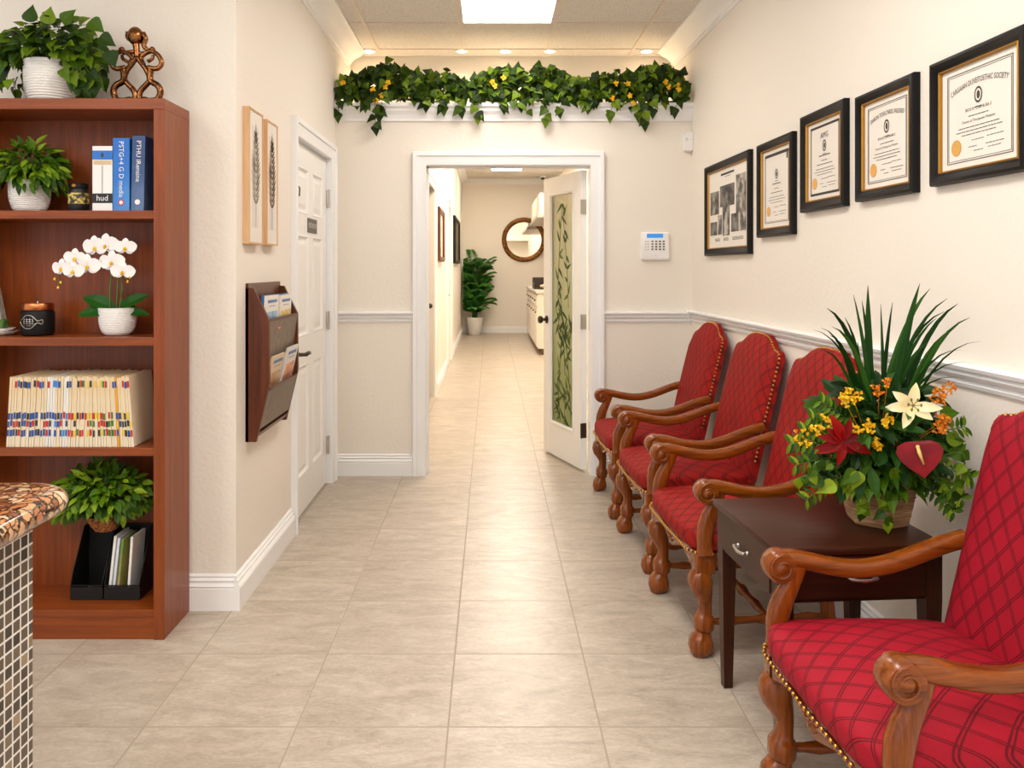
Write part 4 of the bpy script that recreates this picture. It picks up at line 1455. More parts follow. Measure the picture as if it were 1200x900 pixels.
for i in range(NF):
    u = i / (NF - 1)
    x0 = XA + pitch * i
    tilt = .055 * (1 - u) - .075 * max(0, u - .55) / .45          # lean left end in, right end in
    if i in (14, 20, 32, 41): tilt += .003 if i < 30 else -.002
    wt = pitch - .0022
    h = FH + rr.uniform(-.004, .004)
    yo = rr.uniform(0, .004)
    q = lambda uu, v, d: V((x0 + uu + tilt * v, yf + yo - d, Z + .0005 + v))
    body = MANW if i in (14, 15, 16, 20, 21) else (MANY if i == 40 else MAN)
    b = MB()
    for a0, a1, hh in ((0, wt * .30, h), (wt * .36, wt * .62, h - .004), (wt * .68, wt, h - .002)):
        b.slab(a1 - a0, hh, -FD, 0, q, 0, ((a0 + a1) / 2, hh / 2))
    b.slab(wt, .004, -FD, -.001, q, 0, (wt / 2, .002))
    pal = ['blue', 'blue', 'red', 'black'] if u < .3 else ['blue', 'sky', 'black', 'red'] if u < .5 else ['red', 'red', 'green', 'yellow', 'black'] if u < .85 else ['red', 'blue', 'black', 'yellow']
    ms, cols = [body], []
    for v0, v1, pr in ((.222, .246, .62), (.104, .128, .95), (.076, .098, .75), (.040, .064, .95)):
        if rr.random() > pr: continue
        cname = rr.choice(pal)
        cols.append(cname)
        m_ = TC[cname]
        if m_ not in ms: ms.append(m_)
        jt = rr.uniform(-.003, .003)
        b.slab(wt * rr.uniform(.7, 1.0), v1 - v0, -.012, .0012, q, ms.index(m_), (wt / 2, (v0 + v1) / 2 + jt))
    o = b.build('file_folder', ms, loc=(x0 + wt / 2, yf + FD / 2, Z))
    kind = 'white' if body is MANW else 'orange' if body is MANY else 'cream'
    uniq = list(dict.fromkeys(c.replace('sky', 'light blue') for c in cols))
    pos = 'the leftmost of the row' if i == 0 else 'the rightmost of the row' if i == NF - 1 else (ordn(i) + ' from the left') if i < NF // 2 else (ordn(NF - 1 - i) + ' from the right')
    tag(o, '%s file folder with %s tabs, %s' % (kind, ' and '.join(uniq[:2]) or 'plain', pos), 'file folder', 'patient files on the third shelf')

# black magazine holders with papers on the bottom shelf
Z = SH[3] + .0006
MESH = plain('black_wire_mesh', srgb(22, 20, 19), .4, .3, bump=.6, bscale=500)


def holder(lab, x0, x1):
    t = thing('magazine_holder', lab, 'magazine holder', ((x0 + x1) / 2, 3.15, Z), group='black holders on the bottom shelf')
    y0, y1 = 3.075, 3.216
    hb = .250
    pr = [(y0, 0), (y1, 0), (y1, hb), (y1 - .03, hb), (y0 + .02, .10), (y0, .055)]
    for nm, x in (('side_panel', x0), ('side_panel', x1 - .003)):
        n = len(pr)
        MB().add([V((x, y, Z + z)) for y, z in pr] + [V((x + .003, y, Z + z)) for y, z in pr], [tuple(range(n)), tuple(range(2 * n - 1, n - 1, -1))] + [(k, (k + 1) % n, n + (k + 1) % n, n + k) for k in range(n)]).build(nm, MESH, t)
    MB().box((x0 + .003, y0, Z), (x1 - .003, y0 + .003, Z + .05)).build('front_lip', MESH, t)
    MB().box((x0 + .003, y1 - .003, Z), (x1 - .003, y1, Z + hb)).build('back_panel', MESH, t)
    MB().box((x0 + .003, y0 + .003, Z), (x1 - .003, y1 - .003, Z + .004)).build('floor_panel', MESH, t)
    MB().sweep([V((x0 + .0015 + (x1 - x0 - .003) * a, y, Z + z)) for a, y, z in ((0, y1, hb), (0, y1 - .03, hb), (0, y0 + .02, .10), (0, y0, .055), (1, y0, .055), (1, y0 + .02, .10), (1, y1 - .03, hb), (1, y1, hb))], .003, 8).build('wire_rim', BLACK, t, smooth=60)
    return t


holder('black mesh magazine holder on the left, nearly empty, under the basket plant', -1.612, -1.488)
holder('black mesh magazine holder on the right, filled with papers', -1.482, -1.345)
c = plain('green_brochure', srgb(110, 140, 56), .5, c2=srgb(206, 160, 110), nscale=7)
for k, (x, m_, h, ln, lab) in enumerate(((-1.449, MANW, .235, -.10, 'white booklet leaning leftmost in the right holder'), (-1.434, plain('blue_edged_sheet', srgb(214, 220, 232), .6), .228, -.10, 'pale blue booklet beside the white one in the right holder'), (-1.419, c, .225, -.09, 'green and tan brochure in the middle of the right holder'), (-1.395, MANW, .232, .12, 'white sheaf leaning right at the end of the right holder'))):
    q = lambda u, v, d, x=x, ln=ln: V((x + u + (ln * (.2 - v) if ln < 0 else .06 * v), 3.085 + d + .02 * v, Z + .005 + v))
    t = thing('booklet', lab, 'booklet', q(0, 0, .05), group='papers in the black holder')
    q2 = lambda u, v, d, q=q: q(u, v, d) 
    MB().slab(.0015, h, 0, .11, q, 0, (-.004, h / 2)).slab(.0015, h, 0, .11, q, 0, (.004, h / 2)).slab(.009, h, -.001, 0, q, 0, (0, h / 2)).build('cover', m_, t)
    MB().slab(.0060, h - .006, .001, .108, q, 0, (0, h / 2)).build('page_block', PAGE, t)
t = thing('paper_scrap', 'small crumpled white paper at the front of the left holder', 'paper', (-1.548, 3.10, Z + .004))
b = MB()
rr = random.Random(2)
b.ball((-1.548, 3.10, Z + .024), (.014, .010, .018), n=10)
b.v = [p + V((rr.uniform(-.003, .003), rr.uniform(-.003, .003), rr.uniform(-.003, .003))) for p in b.v]
b.build('crumpled_sheet', WHT, t)

# ------------------------------------------------------------------ hallway things
c = at(614, 281, HE)
t = thing('mirror', 'round gilt-framed mirror on the far hallway wall', 'mirror', (c.x, HE, c.z))
mp = lambda u, v, d: V((c.x + u, HE - d, c.z + v))
N = 40
pr = [(.47, 0), (.475, .03), (.455, .05), (.42, .052), (.385, .04), (.375, .02), (.37, .012)]
b = MB()
for i, (r, d) in enumerate(pr):
    b.v += [mp(r * math.cos(2 * PI * k / N), r * math.sin(2 * PI * k / N), d) for k in range(N)]
for i in range(len(pr) - 1):
    for k in range(N):
        b.f.append((i * N + k, i * N + (k + 1) % N, (i + 1) * N + (k + 1) % N, (i + 1) * N + k))
        b.m.append(0)
for k in range(36):
    a = 2 * PI * k / 36
    b.sweep([mp(.43 * math.cos(a - .06) - .03 * math.cos(a), .43 * math.sin(a - .06) - .03 * math.sin(a), .05), mp(.43 * math.cos(a), .43 * math.sin(a), .062), mp(.43 * math.cos(a + .06) + .03 * math.cos(a), .43 * math.sin(a + .06) + .03 * math.sin(a), .05)], [.006, .012, .006], 6)
b.build('mirror_frame', plain('dark_gilt', srgb(150, 100, 46), .4, .7, c2=srgb(96, 58, 26), nscale=20), t, smooth=50)
MB().poly([(.372 * math.cos(2 * PI * k / N), .372 * math.sin(2 * PI * k / N)) for k in range(N)], .010, .014, mp).build('mirror_glass', plain('silvered_glass', (.86, .86, .84), .02, 1.0), t)

t = thing('base_cabinet', 'white hallway base cabinet with drawers and a light countertop', 'cabinet', (1.07, 14.5, 0))
CABW = plain('white_cabinet_paint', srgb(232, 222, 206), .4)
X0, X1_, Y0_, Y1_ = .75, HR - .002, 12.76, 16.2
MB().box((X0 + .07, Y0_ + .01, 0), (X1_, Y1_, .10)).build('toe_kick', plain('brown_toe_kick', srgb(122, 92, 66), .6), t)
MB().box((X0, Y0_, .10), (X1_, Y1_, .975)).build('cabinet_body', CABW, t)
MB().box((X0 - .03, Y0_ - .03, .975), (X1_, Y1_, 1.02), .008).build('countertop', plain('pale_counter', srgb(214, 204, 190), .3, c2=srgb(150, 134, 116), nscale=60, lo=.5, hi=.75), t)
nb = 5
for k in range(nb):
    ya = Y0_ + .03 + (Y1_ - Y0_ - .06) * k / nb
    yb2 = Y0_ + .03 + (Y1_ - Y0_ - .06) * (k + 1) / nb - .02
    m3 = lambda u, v, d: V((X0 - d, (ya + yb2) / 2 - u, v))
    for z0, z1, nm in ((.77, .95, 'drawer'), (.13, .75, 'cabinet_door')):
        cc = lambda u, v, d, z0=z0, z1=z1: m3(u, (z0 + z1) / 2 + v, d)
        W_, H_ = yb2 - ya, z1 - z0
        b = MB().slab(W_, H_, 0, .012, cc).ring(W_, H_, [(0, .012), (0, .02), (.05, .02), (.06, .012)], cc)
        o = b.build(nm, CABW, t)
        hb = MB().ball(cc(0 if nm == 'drawer' else W_ * .38, 0 if nm == 'drawer' else H_ * .38, .032), .014, n=8).sweep([cc(0 if nm == 'drawer' else W_ * .38, 0 if nm == 'drawer' else H_ * .38, .012), cc(0 if nm == 'drawer' else W_ * .38, 0 if nm == 'drawer' else H_ * .38, .03)], .006, 6)
        hb.build('knob', BRONZE, o, smooth=60)
t = thing('wall_cabinet', 'white cabinet hung above the hallway counter', 'cabinet', (1.2, 14.6, 2.3))
MB().box((.83, 13.6, 2.30), (HR - .005, 16.4, 2.66), .004).build('cabinet_body', CABW, t)
MB().box((.80, 13.57, 2.24), (HR - .005, 16.43, 2.30), .01).build('light_rail', plain('grey_rail', srgb(186, 176, 162), .4), t)
t = thing('serving_tray', 'dark tray on the hallway counter below the mirror', 'tray', (.98, 13.9, 1.021))
b = MB()
b.box((.74, 13.65, 1.021), (1.19, 14.2, 1.036), .004)
for lo, hi in (((.74, 13.65, 1.03), (.755, 14.2, 1.13)), ((1.175, 13.65, 1.03), (1.19, 14.2, 1.13)), ((.74, 14.185, 1.03), (1.19, 14.2, 1.22))):
    b.box(lo, hi, .003)
b.build('tray_body', plain('dark_brown_tray', srgb(46, 34, 28), .4), t)
t = thing('folded_towel', 'pale folded towels lying in the dark hallway tray', 'towel', (.97, 13.85, 1.037))
for k in range(3):
    b = MB().sweep([(.85 + .04 * k, 13.75 + .03 * k, 1.068 + .012 * k), (.99, 13.76 + .03 * k, 1.078 + .014 * k), (1.14 - .03 * k, 13.75 + .04 * k, 1.068 + .012 * k)], [(.055, .026), (.06, .030), (.05, .024)], 12)
    b.build('towel_fold', plain('beige_towel_%d' % k, srgb(216, 184 + 10 * k, 150 + 10 * k), .9, bump=.4), t, smooth=180)
# frames on the hallway wall
for (y0, y1, z0, z1, lab, cc1, cc2) in ((9.05, 9.95, 1.46, 2.08, 'framed picture nearest on the left hallway wall, cream mat in wood', srgb(226, 212, 190), srgb(170, 96, 44)), (13.0, 14.9, 1.46, 2.24, 'large dark framed picture far along the left hallway wall', srgb(64, 50, 40), srgb(150, 110, 74))):
    mp = lambda u, v, d: V((HL + d, (y0 + y1) / 2 + u, (z0 + z1) / 2 + v))
    t = thing('framed_picture', lab, 'picture frame', mp(0, 0, 0))
    MB().ring(y1 - y0, z1 - z0, [(0, 0), (0, .035), (.02, .045), (.06, .03), (.06, 0)], mp).build('frame', MAHO if y0 < 10 else BLACK, t)
    MB().slab(y1 - y0 - .11, z1 - z0 - .11, .004, .016, mp).build('picture', plain('hall_picture', cc1, .5, c2=cc2, nscale=7, lo=.5, hi=.72), t)
c = at(636, 215, 16.4)
t = thing('dome_camera', 'small dark security camera on the hallway ceiling by the far wall', 'camera', (c.x, 16.4, HZ))
MB().lathe([(.06, 0), (.06, -.03), (.045, -.04)], (c.x, 16.4, HZ), 20).build('camera_base', WP, t, smooth=40)
MB().ball((c.x, 16.4, HZ - .045), (.042, .042, .04), n=14).build('camera_lens', BLKPL, t, smooth=180)
# ------------------------------------------------------------------ plants
HEART = [(0, .0), (.02, .22), (.12, .46), (.28, .54), (.5, .42), (.72, .22), (.88, .08), (1, 0)]
OVAL = [(0, 0), (.15, .26), (.4, .45), (.65, .40), (.85, .2), (1, 0)]
LANCE = [(0, .08), (.2, .34), (.5, .5), (.8, .3), (1, 0)]
IVY = [(0, .0), (.03, .30), (.14, .50), (.30, .50), (.48, .34), (.70, .20), (.87, .07), (1, 0)]


def rdir(rr, zlo=-1.0):
    while True:
        p = V((rr.uniform(-1, 1), rr.uniform(-1, 1), rr.uniform(zlo, 1)))
        if .05 < p.length <= 1: return p.normalized()


def bush(mb, rr, c, rad, n, L, W, shape, zlo=-.5, down=.5, lim=None, inner=.55, fold=.25, droop=.35, face=.5, stems=None, src=None, skip=None):
    c = V(c)
    k = 0
    tries = 0
    while k < n and tries < n * 6:
        tries += 1
        u = rdir(rr, zlo)
        f = rr.uniform(inner, 1.0) ** .6
        p = c + V((u.x * rad[0], u.y * rad[1], u.z * rad[2])) * f
        l = L * rr.uniform(.7, 1.25)
        d = (u + V((0, -.15, -down)) + V((rr.uniform(-.5, .5), rr.uniform(-.5, .5), rr.uniform(-.4, .4)))).normalized()
        tip = p + d * l
        if lim and not (lim[0][0] < min(p.x, tip.x) and max(p.x, tip.x) < lim[1][0] and lim[0][1] < min(p.y, tip.y) and max(p.y, tip.y) < lim[1][1] and lim[0][2] < min(p.z, tip.z) and max(p.z, tip.z) < lim[1][2]):
            continue
        if skip and skip(tip): continue
        nr = (u * .6 + V((0, -face, .7)) + V((rr.uniform(-.4, .4), rr.uniform(-.4, .4), rr.uniform(-.3, .3))))
        mb.leaf(p, d, nr, l, W * l / L * rr.uniform(.85, 1.15), shape, fold, droop * rr.uniform(.5, 1.4))
        if stems is not None and rr.random() < .35:
            s0 = V(src)
            mid = s0.lerp(p, .5) + V((0, 0, .03))
            stems.sweep([s0, mid, p], [.0022, .0018, .0012], 5)
        k += 1
    return mb


def strand(mb, st, rr, pts, n, L, W, shape, face=(0, -1, .3)):
    P = cat(pts, 6)
    st.sweep(P, [.0018] * len(P), 5)
    for k in range(n):
        p = P[int((k + .5) / n * (len(P) - 1))]
        s = 1 if k % 2 else -1
        d = V((s * rr.uniform(.3, .9), rr.uniform(-.35, .0), -rr.uniform(.5, 1.0)))
        mb.leaf(p, d, V(face) + V((rr.uniform(-.4, .4), 0, rr.uniform(-.3, .3))), L * rr.uniform(.75, 1.15), W * rr.uniform(.8, 1.1), shape, .2, .25)
    d = V((rr.uniform(-.2, .2), -.1, -1))
    mb.leaf(P[-1], d, V(face), L, W, shape, .2, .2)


# pothos on top of the bookcase
rr = random.Random(21)
c = V((-1.700, 3.10, ZT1 + .0005))
t = thing('potted_plant', 'trailing pothos in a white ribbed pot on top of the bookcase', 'potted plant', c)
pot(t, c, .080, .094, .160)
fo, st = MB(), MB()
PK = lambda p: p.y < c.y - .02 and p.z < ZT1 + .145 and abs(p.x - c.x) < .085
lim = ((-2.3, 2.86, ZT1 + .012), (-1.475, YF - .005, 2.45))
bush(fo, rr, c + V((0, 0, .20)), (.195, .115, .135), 300, .052, .043, HEART, -.3, .75, lim, .4, face=1.3, stems=st, src=c + V((0, 0, .15)), skip=PK)
bush(fo, rr, c + V((0, -.01, .14)), (.215, .12, .12), 110, .050, .042, HEART, -.8, .9, lim, .88, face=1.3, skip=PK)
for s, e in ((1, .20), (1, .17), (-1, .21), (-1, .18), (1, .13), (-1, .24)):
    strand(fo, st, rr, [c + V((s * .06, -.05, .165)), c + V((s * .12, -.08, .19)), c + V((s * (e - .02), -.07, .11)), c + V((s * e, -.06, .075))], 5, .06, .052, HEART)
for px, py, dx, dz in ((110, 28, .8, -.6), (36, 20, .1, 1), (122, 46, .8, -.4), (57, 22, .1, 1), (130, 65, .3, -1), (78, 22, .5, .6)):
    p = at(px, py, 3.02)
    st.sweep([c + V((0, 0, .16)), (c + V((0, 0, .22))).lerp(p, .6) + V((0, 0, .03)), p], [.002, .0018, .0014], 5)
    fo.leaf(p - V((dx, 0, dz)).normalized() * .02, V((dx, -.1, dz)), (0, -1, .3), .07, .06, HEART, .15, .2)
fo.build('foliage', LEAF, t, recalc=False)
st.build('stems', STEM, t, smooth=180)

# leafy plant on the upper shelf
rr = random.Random(22)
c = V((at(35, 246, 3.10).x, 3.10, SH[0] + .0005))
t = thing('potted_plant', 'leafy green plant in a white ribbed pot on the upper shelf', 'potted plant', c)
pot(t, c, .060, .074, .122)
fo, st = MB(), MB()
lim = ((-1.945, 2.95, SH[0] + .06), (-1.60, 3.195, 1.93))
bush(fo, rr, c + V((0, 0, .15)), (.125, .105, .115), 300, .052, .021, OVAL, -.2, .6, lim, .4, face=1.0, stems=st, src=c + V((0, 0, .11)))
bush(fo, rr, c + V((0, -.01, .12)), (.11, .10, .05), 70, .052, .022, OVAL, -.6, .8, lim, .9, face=1.0)
fo.build('foliage', LEAFB, t, recalc=False)
st.build('stems', STEM, t, smooth=180)

# basket plant above the black holders
rr = random.Random(23)
c = V((-1.505, 3.140, SH[3] + .2508))
t = thing('potted_plant', 'leafy green plant in a brown woven basket on the bottom shelf', 'potted plant', c)
BASK = plain('woven_basket', srgb(92, 48, 20), .7, c2=srgb(190, 116, 52), nscale=110, lo=.42, hi=.58, bump=.8, bscale=120)
pr = [(.036, 0), (.042, .002)] + [(.042 + .028 * math.sin(k / 10 * PI / 2) + (.001 if k % 2 else 0), .004 + .056 * k / 10) for k in range(11)] + [(.071, .062), (.066, .062), (.062, .05), (.001, .049)]
MB().lathe(pr, c, 28).build('basket', BASK, t, smooth=60)
fo, st = MB(), MB()
PK = lambda p: p.y < c.y and p.z < SH[3] + .315 and abs(p.x - c.x) < .075
lim = ((-1.74, 2.93, SH[3] + .265), (-1.285, 3.195, .650))
bush(fo, rr, c + V((-.005, -.02, .145)), (.175, .105, .105), 460, .046, .024, OVAL, -.45, .5, lim, .4, face=1.1, skip=PK, stems=st, src=c + V((0, 0, .05)))
bush(fo, rr, c + V((-.03, -.03, .12)), (.18, .09, .06), 90, .046, .024, OVAL, -.5, .6, lim, .9, face=1.1, skip=PK)
fo.build('foliage', LEAFB, t, recalc=False)
st.build('stems', STEM, t, smooth=180)

# white orchid
rr = random.Random(24)
c = V((at(138, 393, 3.10).x, 3.10, SH[1] + .0005))
t = thing('orchid', 'white orchid in a white ribbed pot on the second shelf', 'orchid', c)
pot(t, c, .055, .069, .106)
LONG = [(0, .12), (.2, .36), (.45, .5), (.7, .44), (.9, .2), (1, 0)]
for dx, dy, dz, L, W, dr in ((-.9, -.25, .55, .135, .060, .35), (.95, -.1, .6, .135, .055, .2), (-.95, -.5, .15, .13, .062, .5), (1, -.3, .12, .115, .045, .5), (-1, .2, .25, .15, .03, .3)):
    MB().leaf(c + V((0, -.01, .096)), (dx, dy, dz), (0, -1, .75), L, W, LONG, .25, dr).build('leaf', LEAFO, t, recalc=False)
FL = [(73, 314, .9, -.2), (86, 317, .95, 0), (88, 302, .9, .3), (103, 311, 1.1, .1), (112, 289.5, 1.1, -.1), (124, 287, 1.1, .1), (147, 290, .9, .4), (131.5, 307, 1.1, .0), (144, 318, 1.0, .2)]
YO = 3.04
st = MB()
for pts in ([(c.x - .02, 3.08, c.z + .1), at(129, 340, 3.07), at(131, 308, YO + .03), at(122, 290, YO + .03), at(105, 292, YO + .02), at(86, 304, YO + .02), at(72, 318, YO + .02), at(68, 336, YO)],
            [(c.x, 3.09, c.z + .1), at(138, 335, 3.08), at(140, 305, YO + .04), at(147, 290, YO + .03)],
            [(c.x + .015, 3.08, c.z + .1), at(143, 340, 3.07), at(143, 318, YO + .03), at(149, 328, YO + .01)]):
    P = cat(pts, 5)
    st.sweep(P, [.0034 - .002 * k / len(P) for k in range(len(P))], 8)
st.build('stems', STEM, t, smooth=180)
RND = [(0, .1), (.15, .38), (.4, .56), (.65, .56), (.85, .38), (.96, .16), (1, 0)]
PW = PETALW
for px, py, s, tw in FL:
    o = at(px, py, YO - .012 + rr.uniform(-.008, .008))
    r = .042 * s
    b = MB()
    fwd = V((tw * .5 - .05, -1, -.15)).normalized()
    rt = fwd.cross(V((0, 0, 1))).normalized()
    up = rt.cross(fwd).normalized()
    for a, l, w in ((90, .95, .62), (-38, .85, .55), (218, .85, .55), (8, 1.12, 1.0), (172, 1.12, 1.0)):
        a = math.radians(a + rr.uniform(-6, 6))
        d = rt * math.cos(a) + up * math.sin(a)
        b.leaf(o + fwd * (.002 if w > .8 else 0), d + fwd * .12, fwd, r * l, r * w, RND, .12, .18)
    f = b.build('flower', PW, t, recalc=False, smooth=180)
    k = MB()
    k.ball(o + fwd * .008 - up * .004, (.006, .007, .007), n=8)
    k.leaf(o + fwd * .006 - up * .004, -up * .9 + fwd * .6, fwd, .014, .012, OVAL, .3, -.2)
    k.build('flower_lip', YEL, f, recalc=False)
for px, py in ((64, 327), (71, 331), (68, 337), (149.5, 330), (152, 325)):
    MB().ball(at(px, py, YO - .01), (.0045, .0045, .006), n=8).build('bud', YEL, t, smooth=180)

# ivy garland on the ledge
rr = random.Random(25)
t = thing('ivy_garland', 'long ivy garland with yellow blossoms lying on the ledge above the doorway', 'garland', ((XL + XR) / 2, YB + .05, ZN))
fo, st, yb_ = MB(), MB(), MB()
gx0, gx1 = XL + .015, 1.318
n = 2300
for k in range(n):
    x = gx0 + (gx1 - gx0) * rr.random()
    hmp = .205 + .035 * math.sin(x * 7.1) + .025 * math.sin(x * 17.3 + 1)
    y = rr.uniform(YB - .085, YB + .13)
    z = ZN + .005 + hmp * rr.random() ** .85
    if y < YB - .03 and rr.random() < .35: z -= rr.uniform(0, .06)
    l = rr.uniform(.042, .072)
    d = V((rr.uniform(-.7, .7), rr.uniform(-.6, .1), rr.uniform(-1.0, .25)))
    p = V((x, y, z))
    tip = p + d.normalized() * l
    if not (gx0 < tip.x < gx1): continue
    if y > YB - .04 and min(z, tip.z) < ZN + .008: continue
    if tip.y > YB - .04 and tip.z < ZN + .02: continue
    fo.leaf(p, d, V((rr.uniform(-.5, .5), -1, rr.uniform(.0, .8))), l, l * .86, IVY, .18, rr.uniform(.1, .5))
for k in range(46):                                    # leaves standing up at the top edge
    x = gx0 + .03 + (gx1 - gx0 - .06) * (k + rr.random()) / 46
    p = V((x, rr.uniform(YB - .04, YB + .05), ZN + .17 + .04 * math.sin(x * 7.1)))
    st.sweep([p - V((0, 0, .08)), p], .0016, 5)
    fo.leaf(p, V((rr.uniform(-.5, .5), -.1, 1)), (rr.uniform(-.3, .3), -1, .1), rr.uniform(.06, .085), .064, IVY, .15, rr.uniform(-.1, .2))
for px, pyb, n_ in ((396, 140, 3), (440, 155, 6), (445, 140, 4), (428, 128, 3), (520, 132, 3), (560, 142, 4), (540, 135, 3), (590, 130, 2), (640, 146, 4), (655, 135, 3), (715, 140, 3), (755, 150, 5), (748, 140, 4), (765, 135, 3), (790, 135, 3), (500, 128, 3), (610, 128, 2), (690, 130, 3)):
    x0 = (px - CX) / 177 + rr.uniform(-.03, .03)
    e = at(px, pyb - 8, YB - .065)
    strand(fo, st, rr, [V((x0, YB - .04, ZN + .10)), V((x0, YB - .085, ZN + .04)), V(((x0 + e.x) / 2, YB - .075, (ZN + e.z) / 2)), e], n_, .074, .062, IVY)
fo.build('foliage', LEAFD, t, recalc=False)
vine = cat([V((gx0 + (gx1 - gx0) * k / 14, YB + .03 + .03 * math.sin(k * 2.1), ZN + .05 + .03 * math.sin(k * 1.3))) for k in range(15)], 4)
st.sweep(vine, [.008] * len(vine), 7)
st.build('stems', plain('brown_vine', srgb(58, 56, 28), .8), t, smooth=180)
for px, py in ((437, 105), (447, 112), (441, 118), (452, 102), (455, 97), (577, 96), (580, 101), (718, 115), (738, 112), (742, 121), (722, 98), (736, 98), (780, 96), (784, 102), (794, 100), (795, 105), (402, 97), (590, 91)):
    o = at(px, py, YB - .095)
    for a in range(5):
        th = a * 2 * PI / 5 + rr.random()
        yb_.leaf(o, V((math.cos(th), -.35, math.sin(th))), (0, -1, 0), .021, .017, OVAL, .15, .2)
    yb_.ball(o + V((0, -.005, 0)), .005, n=6)
tag(yb_.build('blossoms', YEL, t, recalc=False), 'small yellow blossoms among the ivy')

# ------------------------------------------------------------------ arrangement on the end table
rr = random.Random(26)
c = V((1.180, 2.45, TZ + .0008))
t = thing('flower_arrangement', 'mixed flower arrangement with lily and anthurium in a hexagonal wooden pot', 'flower arrangement', c)
RATT = plain('weathered_wood_slats', srgb(140, 94, 60), .7, c2=srgb(208, 164, 118), nscale=9, stretch=(1, 1, 14), bump=.4, bscale=60)
b = MB()
HX = [(.085, 0), (.088, .004), (.100, .060), (.112, .125), (.115, .135), (.106, .135), (.098, .10), (.002, .098)]
b.lathe(HX, c, 6, 0, Matrix.Rotation(math.radians(22), 4, 'Z'))
for z in (.03, .06, .09, .118):
    r_ = .085 + .027 * z / .125 + .0015
    b.sweep([c + V((r_ * math.cos(math.radians(22 + 60 * k)), r_ * math.sin(math.radians(22 + 60 * k)), z)) for k in range(6)], .0025, 6, closed=True)
b.build('wooden_pot', RATT, t)
XM = 1.375
lim = ((.70, 2.0, TZ + .02), (XM, 2.85, 1.2))
src = c + V((0, 0, .12))
# grassy blades: (tip px, tip py, depth, width)
bl = MB()
for px, py, Y, w in ((1078, 332, 2.42, .030), (1017, 334, 2.42, .030), (1090, 338, 2.44, .020), (969, 361, 2.36, .018), (1010, 352, 2.40, .018), (1046, 354, 2.38, .014), (1032, 356, 2.45, .014), (1132, 356, 2.36, .020), (1146, 372, 2.30, .016), (975, 383, 2.34, .016), (972, 393, 2.30, .016), (1128, 410, 2.26, .010), (1134, 445, 2.24, .010), (1107, 365, 2.40, .012), (985, 405, 2.36, .012), (1088, 400, 2.40, .020), (1005, 400, 2.42, .020), (962, 384, 2.30, .010), (1118, 385, 2.34, .014), (1066, 385, 2.38, .02), (952, 386, 2.28, .008), (1150, 400, 2.24, .008), (958, 410, 2.28, .010), (1140, 425, 2.24, .009), (990, 372, 2.36, .012), (1110, 350, 2.36, .014), (1098, 372, 2.36, .014), (980, 430, 2.26, .008), (1000, 345, 2.40, .014)):
    tip = at(px, py, Y)
    tip.x = min(tip.x, XM)
    b0 = src + V((rr.uniform(-.03, .03), rr.uniform(-.02, .02), -.02))
    v = tip - b0
    out = V((v.x, v.y, 0))
    mid = b0 + v * .5 + V((0, 0, .22 * min(1, out.length / .22))) - out * .10
    N = 9
    P = [b0 * (1 - u) ** 2 + mid * 2 * u * (1 - u) + tip * u * u for u in [k / N for k in range(N + 1)]]
    vs, fs = [], []
    side = V((1, -.2, 0))
    for k, p in enumerate(P):
        u = k / N
        hw = w * .5 * (math.sin(PI * min(1, .18 + u * .82)) ** .8) if k < N else .0004
        tg = (P[min(k + 1, N)] - P[max(k - 1, 0)]).normalized()
        sd = (side - tg * side.dot(tg)).normalized()
        nn = tg.cross(sd)
        vs += [p - sd * hw + nn * hw * .35, p, p + sd * hw + nn * hw * .35]
    for k in range(N):
        for j in (0, 1):
            fs.append((3 * k + j, 3 * k + j + 1, 3 * k + j + 4, 3 * k + j + 3))
    bl.add(vs, fs)
bl.build('grass_blades', leafmat('strap_leaf', srgb(14, 46, 10), srgb(30, 74, 20), srgb(62, 108, 34)), t, recalc=False, smooth=180)
# body of greenery
fo, st = MB(), MB()
bush(fo, rr, c + V((-.02, -.02, .25)), (.19, .16, .155), 330, .070, .026, LANCE, -.5, .35, lim, .3, face=.9, stems=st, src=src)
bush(fo, rr, c + V((.02, .0, .28)), (.19, .13, .14), 150, .07, .034, OVAL, -.3, .4, lim, .4, face=.9)
fo.build('foliage', leafmat('dark_foliage', srgb(12, 38, 6), srgb(28, 66, 12), srgb(58, 100, 22)), t, recalc=False)
fb = MB()
for k in range(90):                                     # broad bright leaves round the rim
    a = math.radians(rr.uniform(165, 375))
    r_ = rr.uniform(.09, .16)
    p = c + V((math.cos(a) * r_, math.sin(a) * r_ * .95, .135 + rr.uniform(-.01, .09)))
    d = V((math.cos(a), math.sin(a) - .25, rr.uniform(-.75, .1)))
    l = rr.uniform(.045, .072)
    if p.x + d.normalized().x * l > XM - .01: continue
    fb.leaf(p, d, V((math.cos(a) * .5, -.5, .9)), l, l * .62, HEART, .2, .45)
for px, py, dx, dz in ((945, 566, -1, -.2), (960, 575, -.9, -.4), (988, 565, -.6, -.5), (1000, 572, -.3, -.9), (1052, 568, .2, -.9), (1068, 572, .5, -.8), (1132, 522, .5, .5), (1122, 482, .8, .1), (1140, 515, 1, 0), (1138, 532, .6, -.8)):
    p = at(px, py, 2.28)
    p.x = min(p.x, XM - .03)
    fb.leaf(p - V((dx, 0, dz)).normalized() * .05, V((dx, -.1, dz)), (0, -1, .5), .060, .040, HEART, .2, .3)
for pts in ([src, at(1035, 575, 2.31), at(1035, 592, 2.30), at(1039, 612, 2.31)], [src, at(1015, 572, 2.31), at(1012, 588, 2.31), at(1010, 598, 2.32)], [src, at(1100, 560, 2.30), at(1110, 575, 2.29), at(1112, 590, 2.29)], [src, at(965, 540, 2.28), at(950, 555, 2.28), at(935, 560, 2.28)], [src, at(1120, 530, 2.26), at(1128, 555, 2.25), at(1120, 575, 2.26)]):
    strand(fb, st, rr, pts, 8, .036, .030, HEART)
fb.build('bright_foliage', LEAFB, t, recalc=False)
